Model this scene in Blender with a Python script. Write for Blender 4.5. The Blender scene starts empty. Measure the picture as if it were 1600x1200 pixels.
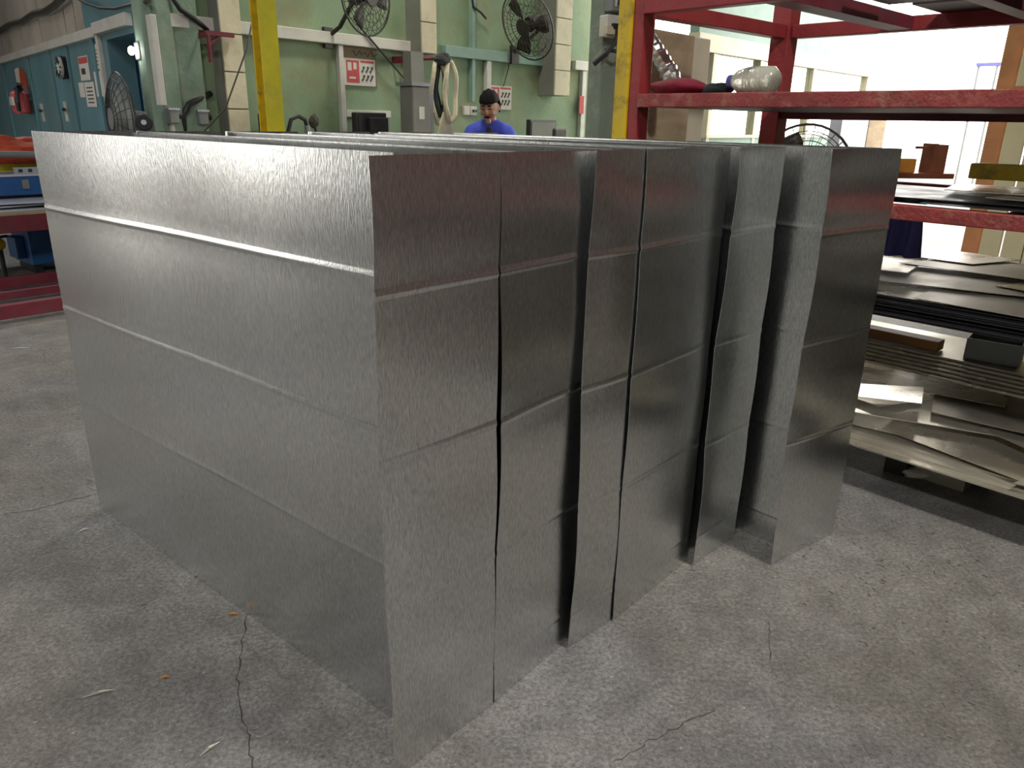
import bpy, bmesh, math, random
from mathutils import Vector, Matrix
random.seed(7)
R = math.radians
S = bpy.context.scene
COL = S.collection

# ------------------------------------------------------------------ camera
F_PX = 1176.1; PITCH = .33736; ROLL = .01977; EYE = 1.306
FW = Vector((0, math.cos(PITCH), -math.sin(PITCH))); R0 = Vector((1, 0, 0)); U0 = R0.cross(FW)
RT = R0*math.cos(ROLL) + U0*math.sin(ROLL); UP = U0*math.cos(ROLL) - R0*math.sin(ROLL)
CAM = Vector((0, 0, EYE))
cd = bpy.data.cameras.new('camera'); cam = bpy.data.objects.new('camera', cd); COL.objects.link(cam)
m = Matrix((RT, UP, -FW)).transposed().to_4x4(); m.translation = CAM; cam.matrix_world = m
cd.sensor_fit = 'HORIZONTAL'; cd.sensor_width = 36; cd.lens = F_PX/1600*36; cd.clip_start = .02; cd.clip_end = 200
S.camera = cam

# ------------------------------------------------------------------ view, world, lights
S.view_settings.view_transform = 'Standard'; S.view_settings.look = 'None'
S.view_settings.exposure = -0.5; S.view_settings.gamma = 1; S.view_settings.use_curve_mapping = False
W = bpy.data.worlds.new('world'); S.world = W; W.use_nodes = True
bg = W.node_tree.nodes['Background']; bg.inputs[0].default_value = (1, .965, .91, 1); bg.inputs[1].default_value = 8.0
S.cycles.caustics_reflective = True

def area(name, loc, aim, sx, sy, power, col):
    l = bpy.data.lights.new(name, 'AREA'); l.shape = 'RECTANGLE'; l.size = sx; l.size_y = sy; l.energy = power; l.color = col
    o = bpy.data.objects.new(name, l); COL.objects.link(o); o.location = loc
    o.rotation_euler = (Vector(aim)-Vector(loc)).to_track_quat('-Z', 'Y').to_euler()
    return o
ROOF = 5.6
# high bay lamps: (x, y, power, colour); the fixtures are built with the roof
BAYS = [(2.2, .6, 200, (1, .97, .92)), (-3.2, 2.6, 70, (.95, .96, 1)), (-1.0, -2.0, 230, (.98, .98, 1)), (-.6, 6.3, 110, (1, .97, .84)), (-5.5, 9.2, 120, (.96, .98, 1)), (-7.5, 5.0, 60, (.96, .98, 1))]
for x, y, p, c in BAYS: area('high_bay_light', (x, y, ROOF-.96), (x, y, 0), .5, .5, p, c)

# ------------------------------------------------------------------ materials
def mat(name, col, rough=.6, metal=0, var=.18, scale=6, bump=0, bscale=60, stretch=(1, 1, 1), dirt=None, dscale=2.0, damt=.5, emit=0, alpha=1, trans=0, rvar=0, spec=.5):
    m = bpy.data.materials.new(name); m.use_nodes = True; nt = m.node_tree; N = nt.nodes; L = nt.links
    b = N['Principled BSDF']; b.inputs['Roughness'].default_value = rough; b.inputs['Metallic'].default_value = metal
    b.inputs['Specular IOR Level'].default_value = spec
    tc = N.new('ShaderNodeTexCoord'); mp = N.new('ShaderNodeMapping'); mp.inputs['Scale'].default_value = stretch
    L.new(tc.outputs['Object'], mp.inputs[0])
    n = N.new('ShaderNodeTexNoise'); n.inputs['Scale'].default_value = scale; n.inputs['Detail'].default_value = 6
    L.new(mp.outputs[0], n.inputs['Vector'])
    cr = N.new('ShaderNodeValToRGB'); cr.color_ramp.elements[0].position = .3; cr.color_ramp.elements[1].position = .7
    cr.color_ramp.elements[0].color = (*[c*(1-var) for c in col], 1); cr.color_ramp.elements[1].color = (*[min(1, c*(1+var)) for c in col], 1)
    L.new(n.outputs['Fac'], cr.inputs[0]); out = cr.outputs[0]
    if dirt:
        n2 = N.new('ShaderNodeTexNoise'); n2.inputs['Scale'].default_value = dscale; n2.inputs['Detail'].default_value = 9; n2.inputs['Roughness'].default_value = .65
        L.new(tc.outputs['Object'], n2.inputs['Vector'])
        c2 = N.new('ShaderNodeValToRGB'); c2.color_ramp.elements[0].position = .5; c2.color_ramp.elements[1].position = .72
        c2.color_ramp.elements[0].color = (0, 0, 0, 1); c2.color_ramp.elements[1].color = (damt, damt, damt, 1)
        L.new(n2.outputs['Fac'], c2.inputs[0])
        mx = N.new('ShaderNodeMix'); mx.data_type = 'RGBA'; L.new(c2.outputs[0], mx.inputs[0]); L.new(out, mx.inputs[6]); mx.inputs[7].default_value = (*dirt, 1); out = mx.outputs[2]
    L.new(out, b.inputs['Base Color'])
    if rvar:
        mr = N.new('ShaderNodeMapRange'); mr.inputs[1].default_value = .3; mr.inputs[2].default_value = .7; mr.inputs[3].default_value = max(.02, rough-rvar); mr.inputs[4].default_value = rough+rvar
        L.new(n.outputs['Fac'], mr.inputs[0]); L.new(mr.outputs[0], b.inputs['Roughness'])
    if bump:
        n3 = N.new('ShaderNodeTexNoise'); n3.inputs['Scale'].default_value = bscale; n3.inputs['Detail'].default_value = 4; L.new(mp.outputs[0], n3.inputs['Vector'])
        bp = N.new('ShaderNodeBump'); bp.inputs['Strength'].default_value = bump; bp.inputs['Distance'].default_value = .01; L.new(n3.outputs['Fac'], bp.inputs['Height']); L.new(bp.outputs[0], b.inputs['Normal'])
    if emit:
        b.inputs['Emission Color'].default_value = (*col, 1); b.inputs['Emission Strength'].default_value = emit
    if trans: b.inputs['Transmission Weight'].default_value = trans
    if alpha < 1: b.inputs['Alpha'].default_value = alpha
    return m

MT = dict(
 green=mat('green_wall_paint', (.235, .325, .195), .7, 0, .2, 1.6, .3, 25, dirt=(.27, .21, .10), dscale=1.5, damt=.75),
 greencol=mat('green_column_plaster', (.22, .31, .23), .75, 0, .2, 3, .5, 30, dirt=(.36, .36, .28), dscale=4, damt=.7),
 greycol=mat('grey_green_column_paint', (.20, .24, .19), .7, 0, .14, 2.5, .4, 30, dirt=(.42, .44, .38), dscale=5, damt=.5),
 blue=mat('blue_panel_paint', (.13, .26, .29), .5, 0, .18, 1.5, .1, 20, stretch=(1, 1, .5), dirt=(.19, .22, .18), dscale=1.4, damt=.6),
 bluedoor=mat('bright_blue_door_paint', (.08, .32, .62), .45, 0, .15, 2),
 board=mat('stained_concrete_board', (.36, .32, .26), .85, 0, .18, 1.2, .3, 20, dirt=(.19, .16, .13), dscale=1.6, damt=.6),
 white=mat('off_white_plastic', (.62, .60, .54), .5, 0, .08, 8, dirt=(.35, .30, .22), dscale=6, damt=.4),
 greentrunk=mat('green_painted_trunking', (.24, .36, .30), .55, 0, .1, 6),
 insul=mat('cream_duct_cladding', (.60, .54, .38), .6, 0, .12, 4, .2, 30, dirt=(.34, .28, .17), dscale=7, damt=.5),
 greyshade=mat('grey_and_duct_shade', (.20, .20, .17), .6, 0, .12, 4),  # plain grey casings, and the shade painted on the cream ducts' left flank
 black=mat('black_plastic', (.018, .018, .02), .45, 0, .2, 8),
 darkmetal=mat('dark_brown_metal', (.05, .042, .035), .5, .3, .25, 12),
 wire=mat('dark_wire', (.055, .05, .04), .5, .2, .2, 10),
 greymetal=mat('grey_enamel', (.22, .23, .23), .5, .1, .15, 6),
 paper=mat('white_paper', (.68, .65, .58), .8, 0, .05, 5),
 redprint=mat('red_print', (.55, .09, .09), .7, 0, .1, 20),
 darkprint=mat('dark_print', (.06, .055, .05), .8, 0, .1, 20),
 cardboard=mat('brown_backing_board', (.23, .18, .11), .8, 0, .15, 5),
 red=mat('worn_red_paint', (.34, .035, .04), .45, 0, .2, 9, .25, 60, dirt=(.14, .05, .035), dscale=9, damt=.6),
 redshelf=mat('weathered_red_paint', (.32, .055, .05), .5, 0, .2, 14, .35, 90, dirt=(.50, .26, .17), dscale=22, damt=.6),
 yellow=mat('worn_yellow_paint', (.72, .50, .02), .45, 0, .1, 6, .1, 40, dirt=(.16, .10, .03), dscale=16, damt=.7),
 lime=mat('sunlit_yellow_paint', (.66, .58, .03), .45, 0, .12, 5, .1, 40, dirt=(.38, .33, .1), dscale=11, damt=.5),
 maroon=mat('maroon_steel_paint', (.17, .02, .035), .5, 0, .2, 7, .15, 50, dirt=(.1, .06, .06), dscale=6, damt=.5),
 machine=mat('machine_blue_paint', (.02, .10, .28), .4, 0, .15, 5),
 skin=mat('skin', (.42, .21, .13), .5, 0, .06, 20),
 hair=mat('black_hair', (.010, .009, .009), .8, 0, .3, 60, .5, 200, spec=.15),
 shirt=mat('royal_blue_cloth', (.055, .085, .52), .8, 0, .12, 9, .2, 30),
 navy=mat('navy_cloth', (.03, .035, .09), .85, 0, .15, 9),
 crimson=mat('crimson_cloth', (.22, .012, .03), .8, 0, .2, 12, .3, 30),
 charcoal=mat('charcoal_cloth', (.045, .05, .055), .85, 0, .2, 12, .3, 30),
 indigo=mat('indigo_cloth', (.13, .13, .42), .85, 0, .2, 8, .3, 25),
 orange=mat('orange_tarp', (.50, .07, .025), .6, 0, .2, 9, .3, 20),
 foil=mat('crumpled_foil', (.88, .88, .87), .32, 1, .1, 8, .5, 25),
 clear=mat('clear_plastic_wrap', (.80, .80, .66), .2, 0, .1, 8, .4, 40, trans=.45),
 ply=mat('scuffed_plywood', (.40, .31, .19), .75, 0, .18, 3, .1, 20, stretch=(1, 1, 6), dirt=(.20, .15, .09), dscale=5, damt=.6),
 timber=mat('orange_brown_timber', (.34, .16, .05), .6, 0, .2, 5, .1, 30, stretch=(1, 8, 8)),
 copper=mat('copper_brown_metal', (.36, .13, .07), .4, .6, .2, 9),
 amber=mat('amber_plastic', (.62, .26, .04), .4, 0, .15, 9),
 zinc=mat('dull_zinc_offcut', (.62, .57, .46), .27, .6, .12, 5, .06, 40, dirt=(.40, .34, .24), dscale=3, damt=.5, rvar=.1),
 zinc2=mat('stained_zinc_offcut', (.50, .46, .37), .42, .5, .14, 4, .08, 40, dirt=(.26, .24, .19), dscale=3, damt=.6, rvar=.1),
 brightzinc=mat('bright_zinc_offcut', (.84, .79, .67), .22, .65, .08, 5, .05, 40, rvar=.06),
 blacksheet=mat('black_steel_sheet', (.055, .055, .06), .38, .7, .2, 7, rvar=.1),
 whitesheet=mat('pale_coated_sheet', (.58, .60, .68), .45, .2, .08, 6),
 outwall=mat('cream_corrugated_sheet', (.66, .58, .36), .6, 0, .06, 4),
 rust=mat('rust_orange_frame', (.50, .22, .09), .6, 0, .15, 7),
 cream=mat('cream_window_frame', (.62, .58, .42), .5, 0, .08, 6),
 ceil=mat('dull_roof_sheet', (.22, .23, .22), .7, 0, .15, 1),
 wallgrey=mat('grey_rendered_wall', (.34, .34, .31), .8, 0, .15, 1, .2, 15),
 ground=mat('sunlit_yard_ground', (.62, .56, .46), .9, 0, .1, 2),
 lampglow=mat('lamp_glow', (1, .96, .86), .5, 0, 0, 5, emit=9),
 bulb=mat('lit_bulb', (1, .98, .92), .5, 0, 0, 5, emit=60),
 glass=mat('window_glass', (.9, .95, .92), .05, 0, 0, 5, trans=1),
 clockface=mat('clock_face', (.75, .74, .68), .5, 0, .03, 5),
)

def galv():
    m = bpy.data.materials.new('galvanised_steel'); m.use_nodes = True; nt = m.node_tree; N = nt.nodes; L = nt.links; b = N['Principled BSDF']
    b.inputs['Metallic'].default_value = 1
    tc = N.new('ShaderNodeTexCoord'); mp = N.new('ShaderNodeMapping'); mp.inputs['Scale'].default_value = (1, 1, .2); L.new(tc.outputs['Object'], mp.inputs[0])
    n = N.new('ShaderNodeTexNoise'); n.inputs['Scale'].default_value = 330; n.inputs['Detail'].default_value = 3; L.new(mp.outputs[0], n.inputs['Vector'])
    v = N.new('ShaderNodeTexVoronoi'); v.inputs['Scale'].default_value = 210; L.new(mp.outputs[0], v.inputs['Vector'])
    big = N.new('ShaderNodeTexNoise'); big.inputs['Scale'].default_value = 2.2; big.inputs['Detail'].default_value = 3; L.new(tc.outputs['Object'], big.inputs['Vector'])
    cr = N.new('ShaderNodeValToRGB'); cr.color_ramp.elements[0].position = .3; cr.color_ramp.elements[1].position = .72
    cr.color_ramp.elements[0].color = (.55, .565, .565, 1); cr.color_ramp.elements[1].color = (.88, .89, .88, 1); L.new(n.outputs['Fac'], cr.inputs[0]); L.new(cr.outputs[0], b.inputs['Base Color'])
    mr = N.new('ShaderNodeMapRange'); mr.inputs[1].default_value = .3; mr.inputs[2].default_value = .75; mr.inputs[3].default_value = .19; mr.inputs[4].default_value = .28
    L.new(big.outputs['Fac'], mr.inputs[0]); L.new(mr.outputs[0], b.inputs['Roughness'])
    sep = N.new('ShaderNodeSeparateColor'); L.new(v.outputs['Color'], sep.inputs[0])
    ad = N.new('ShaderNodeMath'); ad.operation = 'MULTIPLY_ADD'; L.new(sep.outputs[0], ad.inputs[0]); ad.inputs[1].default_value = .12; L.new(n.outputs['Fac'], ad.inputs[2])
    bp = N.new('ShaderNodeBump'); bp.inputs['Strength'].default_value = .125; bp.inputs['Distance'].default_value = .003; L.new(ad.outputs[0], bp.inputs['Height']); L.new(bp.outputs[0], b.inputs['Normal'])
    return m
MT['galv'] = galv()

def floor_mat():
    m = bpy.data.materials.new('worn_concrete'); m.use_nodes = True; nt = m.node_tree; N = nt.nodes; L = nt.links; b = N['Principled BSDF']
    tc = N.new('ShaderNodeTexCoord'); O = tc.outputs['Object']
    def noise(s, d=6, r=.6, vec=O):
        n = N.new('ShaderNodeTexNoise'); n.inputs['Scale'].default_value = s; n.inputs['Detail'].default_value = d; n.inputs['Roughness'].default_value = r; L.new(vec, n.inputs['Vector']); return n
    def ramp(src, p0, c0, p1, c1):
        r = N.new('ShaderNodeValToRGB'); e = r.color_ramp.elements; e[0].position = p0; e[0].color = (*c0, 1); e[1].position = p1; e[1].color = (*c1, 1); L.new(src, r.inputs[0]); return r
    def mix(fac, a, c, mode='MIX', f=None):
        x = N.new('ShaderNodeMix'); x.data_type = 'RGBA'; x.blend_type = mode
        if fac is None: x.inputs[0].default_value = f
        else: L.new(fac, x.inputs[0])
        L.new(a, x.inputs[6])
        if isinstance(c, tuple): x.inputs[7].default_value = (*c, 1)
        else: L.new(c, x.inputs[7])
        return x.outputs[2]
    a = noise(1.1, 5); base = ramp(a.outputs['Fac'], .35, (.215, .205, .19), .68, (.36, .35, .335))
    t = noise(.9, 3); light_tint = ramp(t.outputs['Fac'], .42, (1.0, .985, .93), .6, (.95, .95, 1.0))  # yellowish and bluish cast of mixed light, put into the concrete colour
    col = mix(None, base.outputs[0], light_tint.outputs[0], 'MULTIPLY', 1)
    f = noise(85, 9, .8); fr = ramp(f.outputs['Fac'], .34, (.26, .25, .24), .66, (1.32, 1.31, 1.28)); col = mix(None, col, fr.outputs[0], 'MULTIPLY', .95)
    f2 = noise(9, 7, .7); fr2 = ramp(f2.outputs['Fac'], .36, (.72, .71, .70), .62, (1.12, 1.12, 1.10)); col = mix(None, col, fr2.outputs[0], 'MULTIPLY', .9)
    pits = noise(120, 3, .6); pr = ramp(pits.outputs['Fac'], .57, (0, 0, 0), .66, (.85, .85, .85)); col = mix(pr.outputs[0], col, (.13, .12, .11))
    lite = noise(70, 4, .6); lr = ramp(lite.outputs['Fac'], .64, (0, 0, 0), .74, (.7, .7, .7)); col = mix(lr.outputs[0], col, (.56, .54, .50))
    st = noise(.55, 7, .62); sr = ramp(st.outputs['Fac'], .54, (0, 0, 0), .70, (.6, .6, .6)); col = mix(sr.outputs[0], col, (.17, .155, .14))
    # hairline cracks
    wv = noise(2.4, 6, .6); vm = N.new('ShaderNodeVectorMath'); vm.operation = 'MULTIPLY_ADD'; L.new(wv.outputs['Color'], vm.inputs[0]); vm.inputs[1].default_value = (.5, .5, .5); L.new(O, vm.inputs[2])
    vo = N.new('ShaderNodeTexVoronoi'); vo.feature = 'DISTANCE_TO_EDGE'; vo.inputs['Scale'].default_value = .62; L.new(vm.outputs[0], vo.inputs['Vector'])
    gate = noise(.8, 2); gr = ramp(gate.outputs['Fac'], .46, (0, 0, 0), .56, (.75, .75, .75))
    ck = ramp(vo.outputs['Distance'], .0, (1, 1, 1), .0045, (0, 0, 0)); ckm = mix(None, ck.outputs[0], gr.outputs[0], 'MULTIPLY', 1)
    col = mix(ckm, col, (.07, .06, .055)); L.new(col, b.inputs['Base Color'])
    b.inputs['Roughness'].default_value = .62
    bp = N.new('ShaderNodeBump'); bp.inputs['Strength'].default_value = .55; bp.inputs['Distance'].default_value = .006; L.new(f.outputs['Fac'], bp.inputs['Height'])
    b2 = N.new('ShaderNodeBump'); b2.inputs['Strength'].default_value = .5; b2.inputs['Distance'].default_value = .004; L.new(pits.outputs['Fac'], b2.inputs['Height']); L.new(bp.outputs[0], b2.inputs['Normal']); L.new(b2.outputs[0], b.inputs['Normal'])
    return m
MT['floor'] = floor_mat()

# ------------------------------------------------------------------ mesh helpers
class B:
    def __init__(s): s.v = []; s.f = []
    def add(s, vs, fs):
        o = len(s.v); s.v += [tuple(v) for v in vs]; s.f += [tuple(i+o for i in f) for f in fs]; return s
    def box(s, cx, cy, cz, sx, sy, sz, rot=None):
        vs = []
        M3 = rot if rot is not None else Matrix.Identity(3)
        for dx in (-.5, .5):
            for dy in (-.5, .5):
                for dz in (-.5, .5): vs.append(Vector((cx, cy, cz)) + M3 @ Vector((dx*sx, dy*sy, dz*sz)))
        return s.add(vs, [(0, 1, 3, 2), (4, 6, 7, 5), (0, 4, 5, 1), (2, 3, 7, 6), (0, 2, 6, 4), (1, 5, 7, 3)])
    def ext(s, x0, x1, y0, y1, z0, z1): return s.box((x0+x1)/2, (y0+y1)/2, (z0+z1)/2, abs(x1-x0), abs(y1-y0), abs(z1-z0))
    def tube(s, pts, r, n=8, closed=False):
        pts = [Vector(p) for p in pts]; k = len(pts); rs = r if isinstance(r, (list, tuple)) else [r]*k
        rings = []; prev = None
        for i, p in enumerate(pts):
            if closed: t = pts[(i+1) % k]-pts[i-1]
            else: t = pts[min(i+1, k-1)]-pts[max(i-1, 0)]
            t = t.normalized() if t.length > 1e-9 else Vector((0, 0, 1))
            if prev is None: a = t.orthogonal().normalized()
            else: a = (prev - t*prev.dot(t)); a = a.normalized() if a.length > 1e-6 else t.orthogonal().normalized()
            prev = a; b_ = t.cross(a)
            rings.append([p + (a*math.cos(2*math.pi*j/n)+b_*math.sin(2*math.pi*j/n))*rs[i] for j in range(n)])
        vs = [v for g in rings for v in g]; fs = []
        for i in range(k if closed else k-1):
            i2 = (i+1) % k
            for j in range(n): fs.append((i*n+j, i*n+(j+1) % n, i2*n+(j+1) % n, i2*n+j))
        if not closed: fs += [tuple(range(n))[::-1], tuple((k-1)*n+j for j in range(n))]
        return s.add(vs, fs)
    def ring(s, c, nrm, rad, r, n=32, m=5):
        nrm = Vector(nrm).normalized(); a = nrm.orthogonal().normalized(); b_ = nrm.cross(a); c = Vector(c)
        return s.tube([c+(a*math.cos(2*math.pi*i/n)+b_*math.sin(2*math.pi*i/n))*rad for i in range(n)], r, m, True)
    def blob(s, c, rad, n=16, m=10, fn=None):
        vs = []; fs = []; c = Vector(c)
        for i in range(m+1):
            th = math.pi*i/m
            for j in range(n):
                ph = 2*math.pi*j/n; d = Vector((math.sin(th)*math.cos(ph), math.sin(th)*math.sin(ph), math.cos(th)))
                k = fn(d) if fn else 1
                vs.append(c+Vector((d.x*rad[0], d.y*rad[1], d.z*rad[2]))*k)
        for i in range(m):
            for j in range(n): fs.append((i*n+j, (i+1)*n+j, (i+1)*n+(j+1) % n, i*n+(j+1) % n))
        return s.add(vs, fs)
    def poly(s, pts, z, t):
        k = len(pts); vs = [(p[0], p[1], z+(p[2] if len(p) > 2 else 0)) for p in pts]; vs += [(a, b_, c+t) for a, b_, c in vs]
        return s.add(vs, [tuple(range(k))[::-1], tuple(range(k, 2*k))]+[(i, (i+1) % k, k+(i+1) % k, k+i) for i in range(k)])
    def build(s, name, mt, parent=None, loc=(0, 0, 0), rz=0, smooth=False, bevel=0, **tags):
        me = bpy.data.meshes.new(name); me.from_pydata(s.v, [], s.f); me.update()
        bm = bmesh.new(); bm.from_mesh(me); bmesh.ops.remove_doubles(bm, verts=bm.verts, dist=1e-6); bmesh.ops.recalc_face_normals(bm, faces=bm.faces); bm.to_mesh(me); bm.free()
        me.materials.append(MT[mt] if isinstance(mt, str) else mt)
        if smooth:
            for p in me.polygons: p.use_smooth = True
        o = bpy.data.objects.new(name, me); COL.objects.link(o); o.location = loc; o.rotation_euler = (0, 0, rz)
        if parent: o.parent = parent
        if bevel:
            md = o.modifiers.new('bevel', 'BEVEL'); md.width = bevel; md.segments = 2; md.limit_method = 'ANGLE'
        for k, v in tags.items(): o[k] = v
        return o
def thing(name, label, cat, loc=(0, 0, 0), rz=0, group=None):
    o = bpy.data.objects.new(name, None); COL.objects.link(o); o.location = loc; o.rotation_euler = (0, 0, rz); o.empty_display_size = .05
    o['label'] = label; o['category'] = cat
    if group: o['group'] = group
    return o
def ray(px, py): return RT*((px-800)/F_PX) - UP*((py-600)/F_PX) + FW
class Fr:                      # a vertical plane in the room: x runs along it, -y faces into the hall
    def __init__(s, P, deg):
        s.P = Vector((P[0], P[1], 0)); s.a = R(deg); s.d = Vector((math.cos(s.a), math.sin(s.a), 0)); s.n = Vector((-s.d.y, s.d.x, 0))
    def px(s, x, y, back=0):   # where the sight line meets the plane -> (along, height)
        r = ray(x, y); P = s.P+s.n*back; t = (P-CAM).dot(s.n)/r.dot(s.n); q = CAM+r*t
        return (q-P).dot(s.d), q.z
    def w(s, x, y, z): return s.P+s.d*x+s.n*y+Vector((0, 0, z))
def onz(px, py, z):
    r = ray(px, py); return CAM+r*((z-EYE)/r.z)
def wrect(fr, x0, y0, x1, y1, back=0):
    xm, ym = (x0+x1)/2, (y0+y1)/2
    return fr.px(x0, ym, back)[0], fr.px(x1, ym, back)[0], fr.px(xm, y1, back)[1], fr.px(xm, y0, back)[1]
def wbox(name, fr, rc, depth, mt, label=None, cat=None, back=0, parent=None, bevel=.004, **tags):
    a, b_, z0, z1 = wrect(fr, *rc, back=back)
    g = B().ext(-(b_-a)/2, (b_-a)/2, -depth, 0, 0, z1-z0)
    if label: tags.update(label=label, category=cat)
    return g.build(name, mt, parent, fr.w((a+b_)/2, back, z0), fr.a, bevel=bevel, **tags)

# ------------------------------------------------------------------ the setting
B().ext(-26, 26, -22, 30, -.2, 0).build('floor', 'floor', kind='structure')
tt = ray(765, 187); G0 = CAM+tt*(8.5/tt.y)
GW = Fr(G0, 50)                                  # green wall
sK, _ = GW.px(262, 205)
K = GW.w(sK, 0, 0)
BW = Fr(K, -50)                                  # blue wall, x = 0 at the corner, running back to the left in -x
EXT = ROOF+.3
B().ext(sK, 2.4, 0, .25, 0, EXT).build('wall_back', 'green', None, GW.P, GW.a, kind='structure')
TRIMZ = BW.px(100, 68)[1]
def bx(px, py=120): return BW.px(px, py)[0]
# blue lower wall with a doorway, boards above
D0, D1 = bx(172, 100), bx(216, 100)
dtop = BW.px(190, 56)[1]
g = B().ext(-12.2, D0, 0, .2, 0, TRIMZ).ext(D1, -.18, 0, .2, 0, TRIMZ+.3).ext(D0, D1, 0, .2, dtop, TRIMZ+.3).ext(D0-.7, D0, 0, .2, TRIMZ, TRIMZ+.3)
wl = g.build('wall_left', 'blue', None, BW.P, BW.a, kind='structure')
B().ext(D0-.3, D1+.3, .9, .95, 0, dtop+.3).ext(D0-.3, D0-.25, .2, .95, 0, dtop+.3).ext(D1+.25, D1+.3, .2, .95, 0, dtop+.3).ext(D0-.3, D1+.3, .2, .95, dtop+.3, dtop+.35).build('door_1', 'bluedoor', None, BW.P, BW.a, kind='structure')
up = B().ext(-12.2, -.18, .06, .2, TRIMZ+.0, EXT).build('wall_left_upper', 'board', None, BW.P, BW.a, kind='structure')
xs = [bx(p, 60) for p in (-60, 2, 62, 102, 118, 158)]
for a, b_ in zip(xs[:-1], xs[1:]): B().ext(a+.012, b_-.012, .02, .06, TRIMZ+.06, EXT).build('wall_board', 'board', up)
# seam battens of the blue panelling
for p in (-30, 14, 55, 90, 118, 160):
    x = bx(p, 150); B().ext(x-.02, x+.02, -.025, 0, 0, TRIMZ-.02).build('panel_batten', 'blue', wl, bevel=.004)
a0, a1 = bx(-80, 120), bx(157, 60)
B().ext(a0, a1, -.05, .06, TRIMZ-.03, TRIMZ+.05).build('trim_1', 'white', None, BW.P, BW.a, kind='structure', bevel=.006)
z1 = BW.px(185, 38)[1]; a2 = bx(207, 30)
B().ext(a1, a2, -.06, 0, z1-.04, z1+.05).build('trim_2', 'white', None, BW.P, BW.a, kind='structure', bevel=.006)
x = bx(162, 90); B().ext(x-.03, x+.03, -.04, 0, .1, z1-.04).build('trim_3', 'white', None, BW.P, BW.a, kind='structure', bevel=.006)
# far walls that close the hall
def seg(name, p, q, mt, gap=None, h=EXT):
    p, q = Vector((*p, 0)), Vector((*q, 0)); d = q-p; L_ = d.length; a = math.atan2(d.y, d.x); g = B()
    if gap: g.ext(0, gap[0], 0, .25, 0, h).ext(gap[1], L_, 0, .25, 0, h).ext(gap[0], gap[1], 0, .25, gap[2], h)
    else: g.ext(0, L_, 0, .25, 0, h)
    return g.build(name, mt, None, p, a, kind='structure')
seg('wall_exit', (1.2, 9.3), (9.5, 1.0), 'wallgrey', (.01, 4.12, 3.3))
seg('wall_right', (9.5, 1.0), (1, -7.5), 'wallgrey')
seg('wall_front', (1, -7.5), (-16, 9.5), 'wallgrey', (13.5, 16.0, 3.0))
seg('wall_far_left', (-16, 9.5), (-10.2, 15.3), 'wallgrey')
B().poly([(-16.4, 9.5), (1, -7.9), (9.9, 1.0), (.9, 10.0), (-4.0, 14.9), (-10.2, 15.7)], EXT, .1).build('ceiling', 'ceil', None, kind='structure')
B().ext(-30, 34, -26, 40, -.34, -.21).build('ground_yard', 'ground', None, kind='structure')

# high bay lamps
for i, (x, y, p, c) in enumerate(BAYS):
    t = thing('high_bay_lamp', 'round grey high bay lamp hanging from the roof above the hall', 'lamp', (x, y, ROOF-.95), 0, 'high bay lamps under the roof')
    pr = [(.06, .45), (.08, .3), (.16, .26), (.30, .05), (.31, .0)]; g = B(); n = 20
    vs = [(r*math.cos(2*math.pi*j/n), r*math.sin(2*math.pi*j/n), z) for r, z in pr for j in range(n)]
    g.add(vs, [(k*n+j, k*n+(j+1) % n, (k+1)*n+(j+1) % n, (k+1)*n+j) for k in range(len(pr)-1) for j in range(n)]).build('reflector', 'greymetal', t, smooth=True)
    B().tube([(0, 0, .4), (0, 0, EXT-ROOF+.95)], .012, 6).build('rod', 'greymetal', t)

# ------------------------------------------------------------------ folded galvanised duct halves
HT = 1.25; BEADS = (1.03, .72, .41, .10)
def profile(rnd, bw):
    zs = []; lo = 0
    stops = sorted(BEADS); BH = {1.03: 1.0, .72: .75, .41: .65, .10: .5}
    edges = [0]+stops+[HT]
    out = [(0, 0)]
    for i in range(len(edges)-1):
        a, b_ = edges[i], edges[i+1]
        a2 = a+.011 if i else a; b2 = b_-.011 if i < len(edges)-2 else b_
        bow = bw*rnd.uniform(.55, 1.3) if b_-a > .2 else bw*.1
        for k in range(1, 8):
            t = k/8; out.append((a2+(b2-a2)*t, bow*math.sin(math.pi*t)))
        if i < len(edges)-2:
            out += [(b_-.011, 0), (b_-.0085, .0002*BH[b_]), (b_-.004, .0022*BH[b_]), (b_, .0026*BH[b_]), (b_+.007, .0003*BH[b_]), (b_+.011, 0)]
    out.append((HT, 0)); return out
def sheet(name, p, q, parent, rnd, flip=1, seg=14, lean=0.0, wav=.003, freeend=0, bow=.0015, amp=.007):
    p, q = Vector((*p, 0)), Vector((*q, 0)); d = (q-p).normalized(); n = Vector((d.y, -d.x, 0))*flip; L_ = (q-p).length
    pr = profile(rnd, bow); ph = [rnd.uniform(0, 6.28) for _ in range(4)]
    vs = []; k = len(pr)
    for i in range(seg+1):
        t = i/seg
        for z, o in pr:
            wv = wav*math.sin(math.pi*t)*(math.sin(3.1*t*L_*2+ph[0]+z*2.2)+.6*math.sin(7*z+ph[1]+t*3))*min(1, z/.2+.25)
            e = 0
            if freeend: tt_ = (1-t if freeend < 0 else t); e = amp*max(0, tt_-.55)/.45*math.sin(z*6.2+ph[2])   # the loose edge wanders a little
            w_ = p+d*(L_*t)+n*(o+wv+e+lean*z); vs.append((w_.x, w_.y, z))
    fs = [(i*k+j, (i+1)*k+j, (i+1)*k+j+1, i*k+j+1) for i in range(seg) for j in range(k-1)]
    o = B().add(vs, fs).build(name, 'galv', parent, smooth=True)
    md = o.modifiers.new('thickness', 'SOLIDIFY'); md.thickness = .0016; md.offset = 0
    es = o.modifiers.new('sharp', 'EDGE_SPLIT'); es.split_angle = R(35)
    return o
def dirv(deg): return Vector((math.cos(R(deg)), math.sin(R(deg))))
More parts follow.
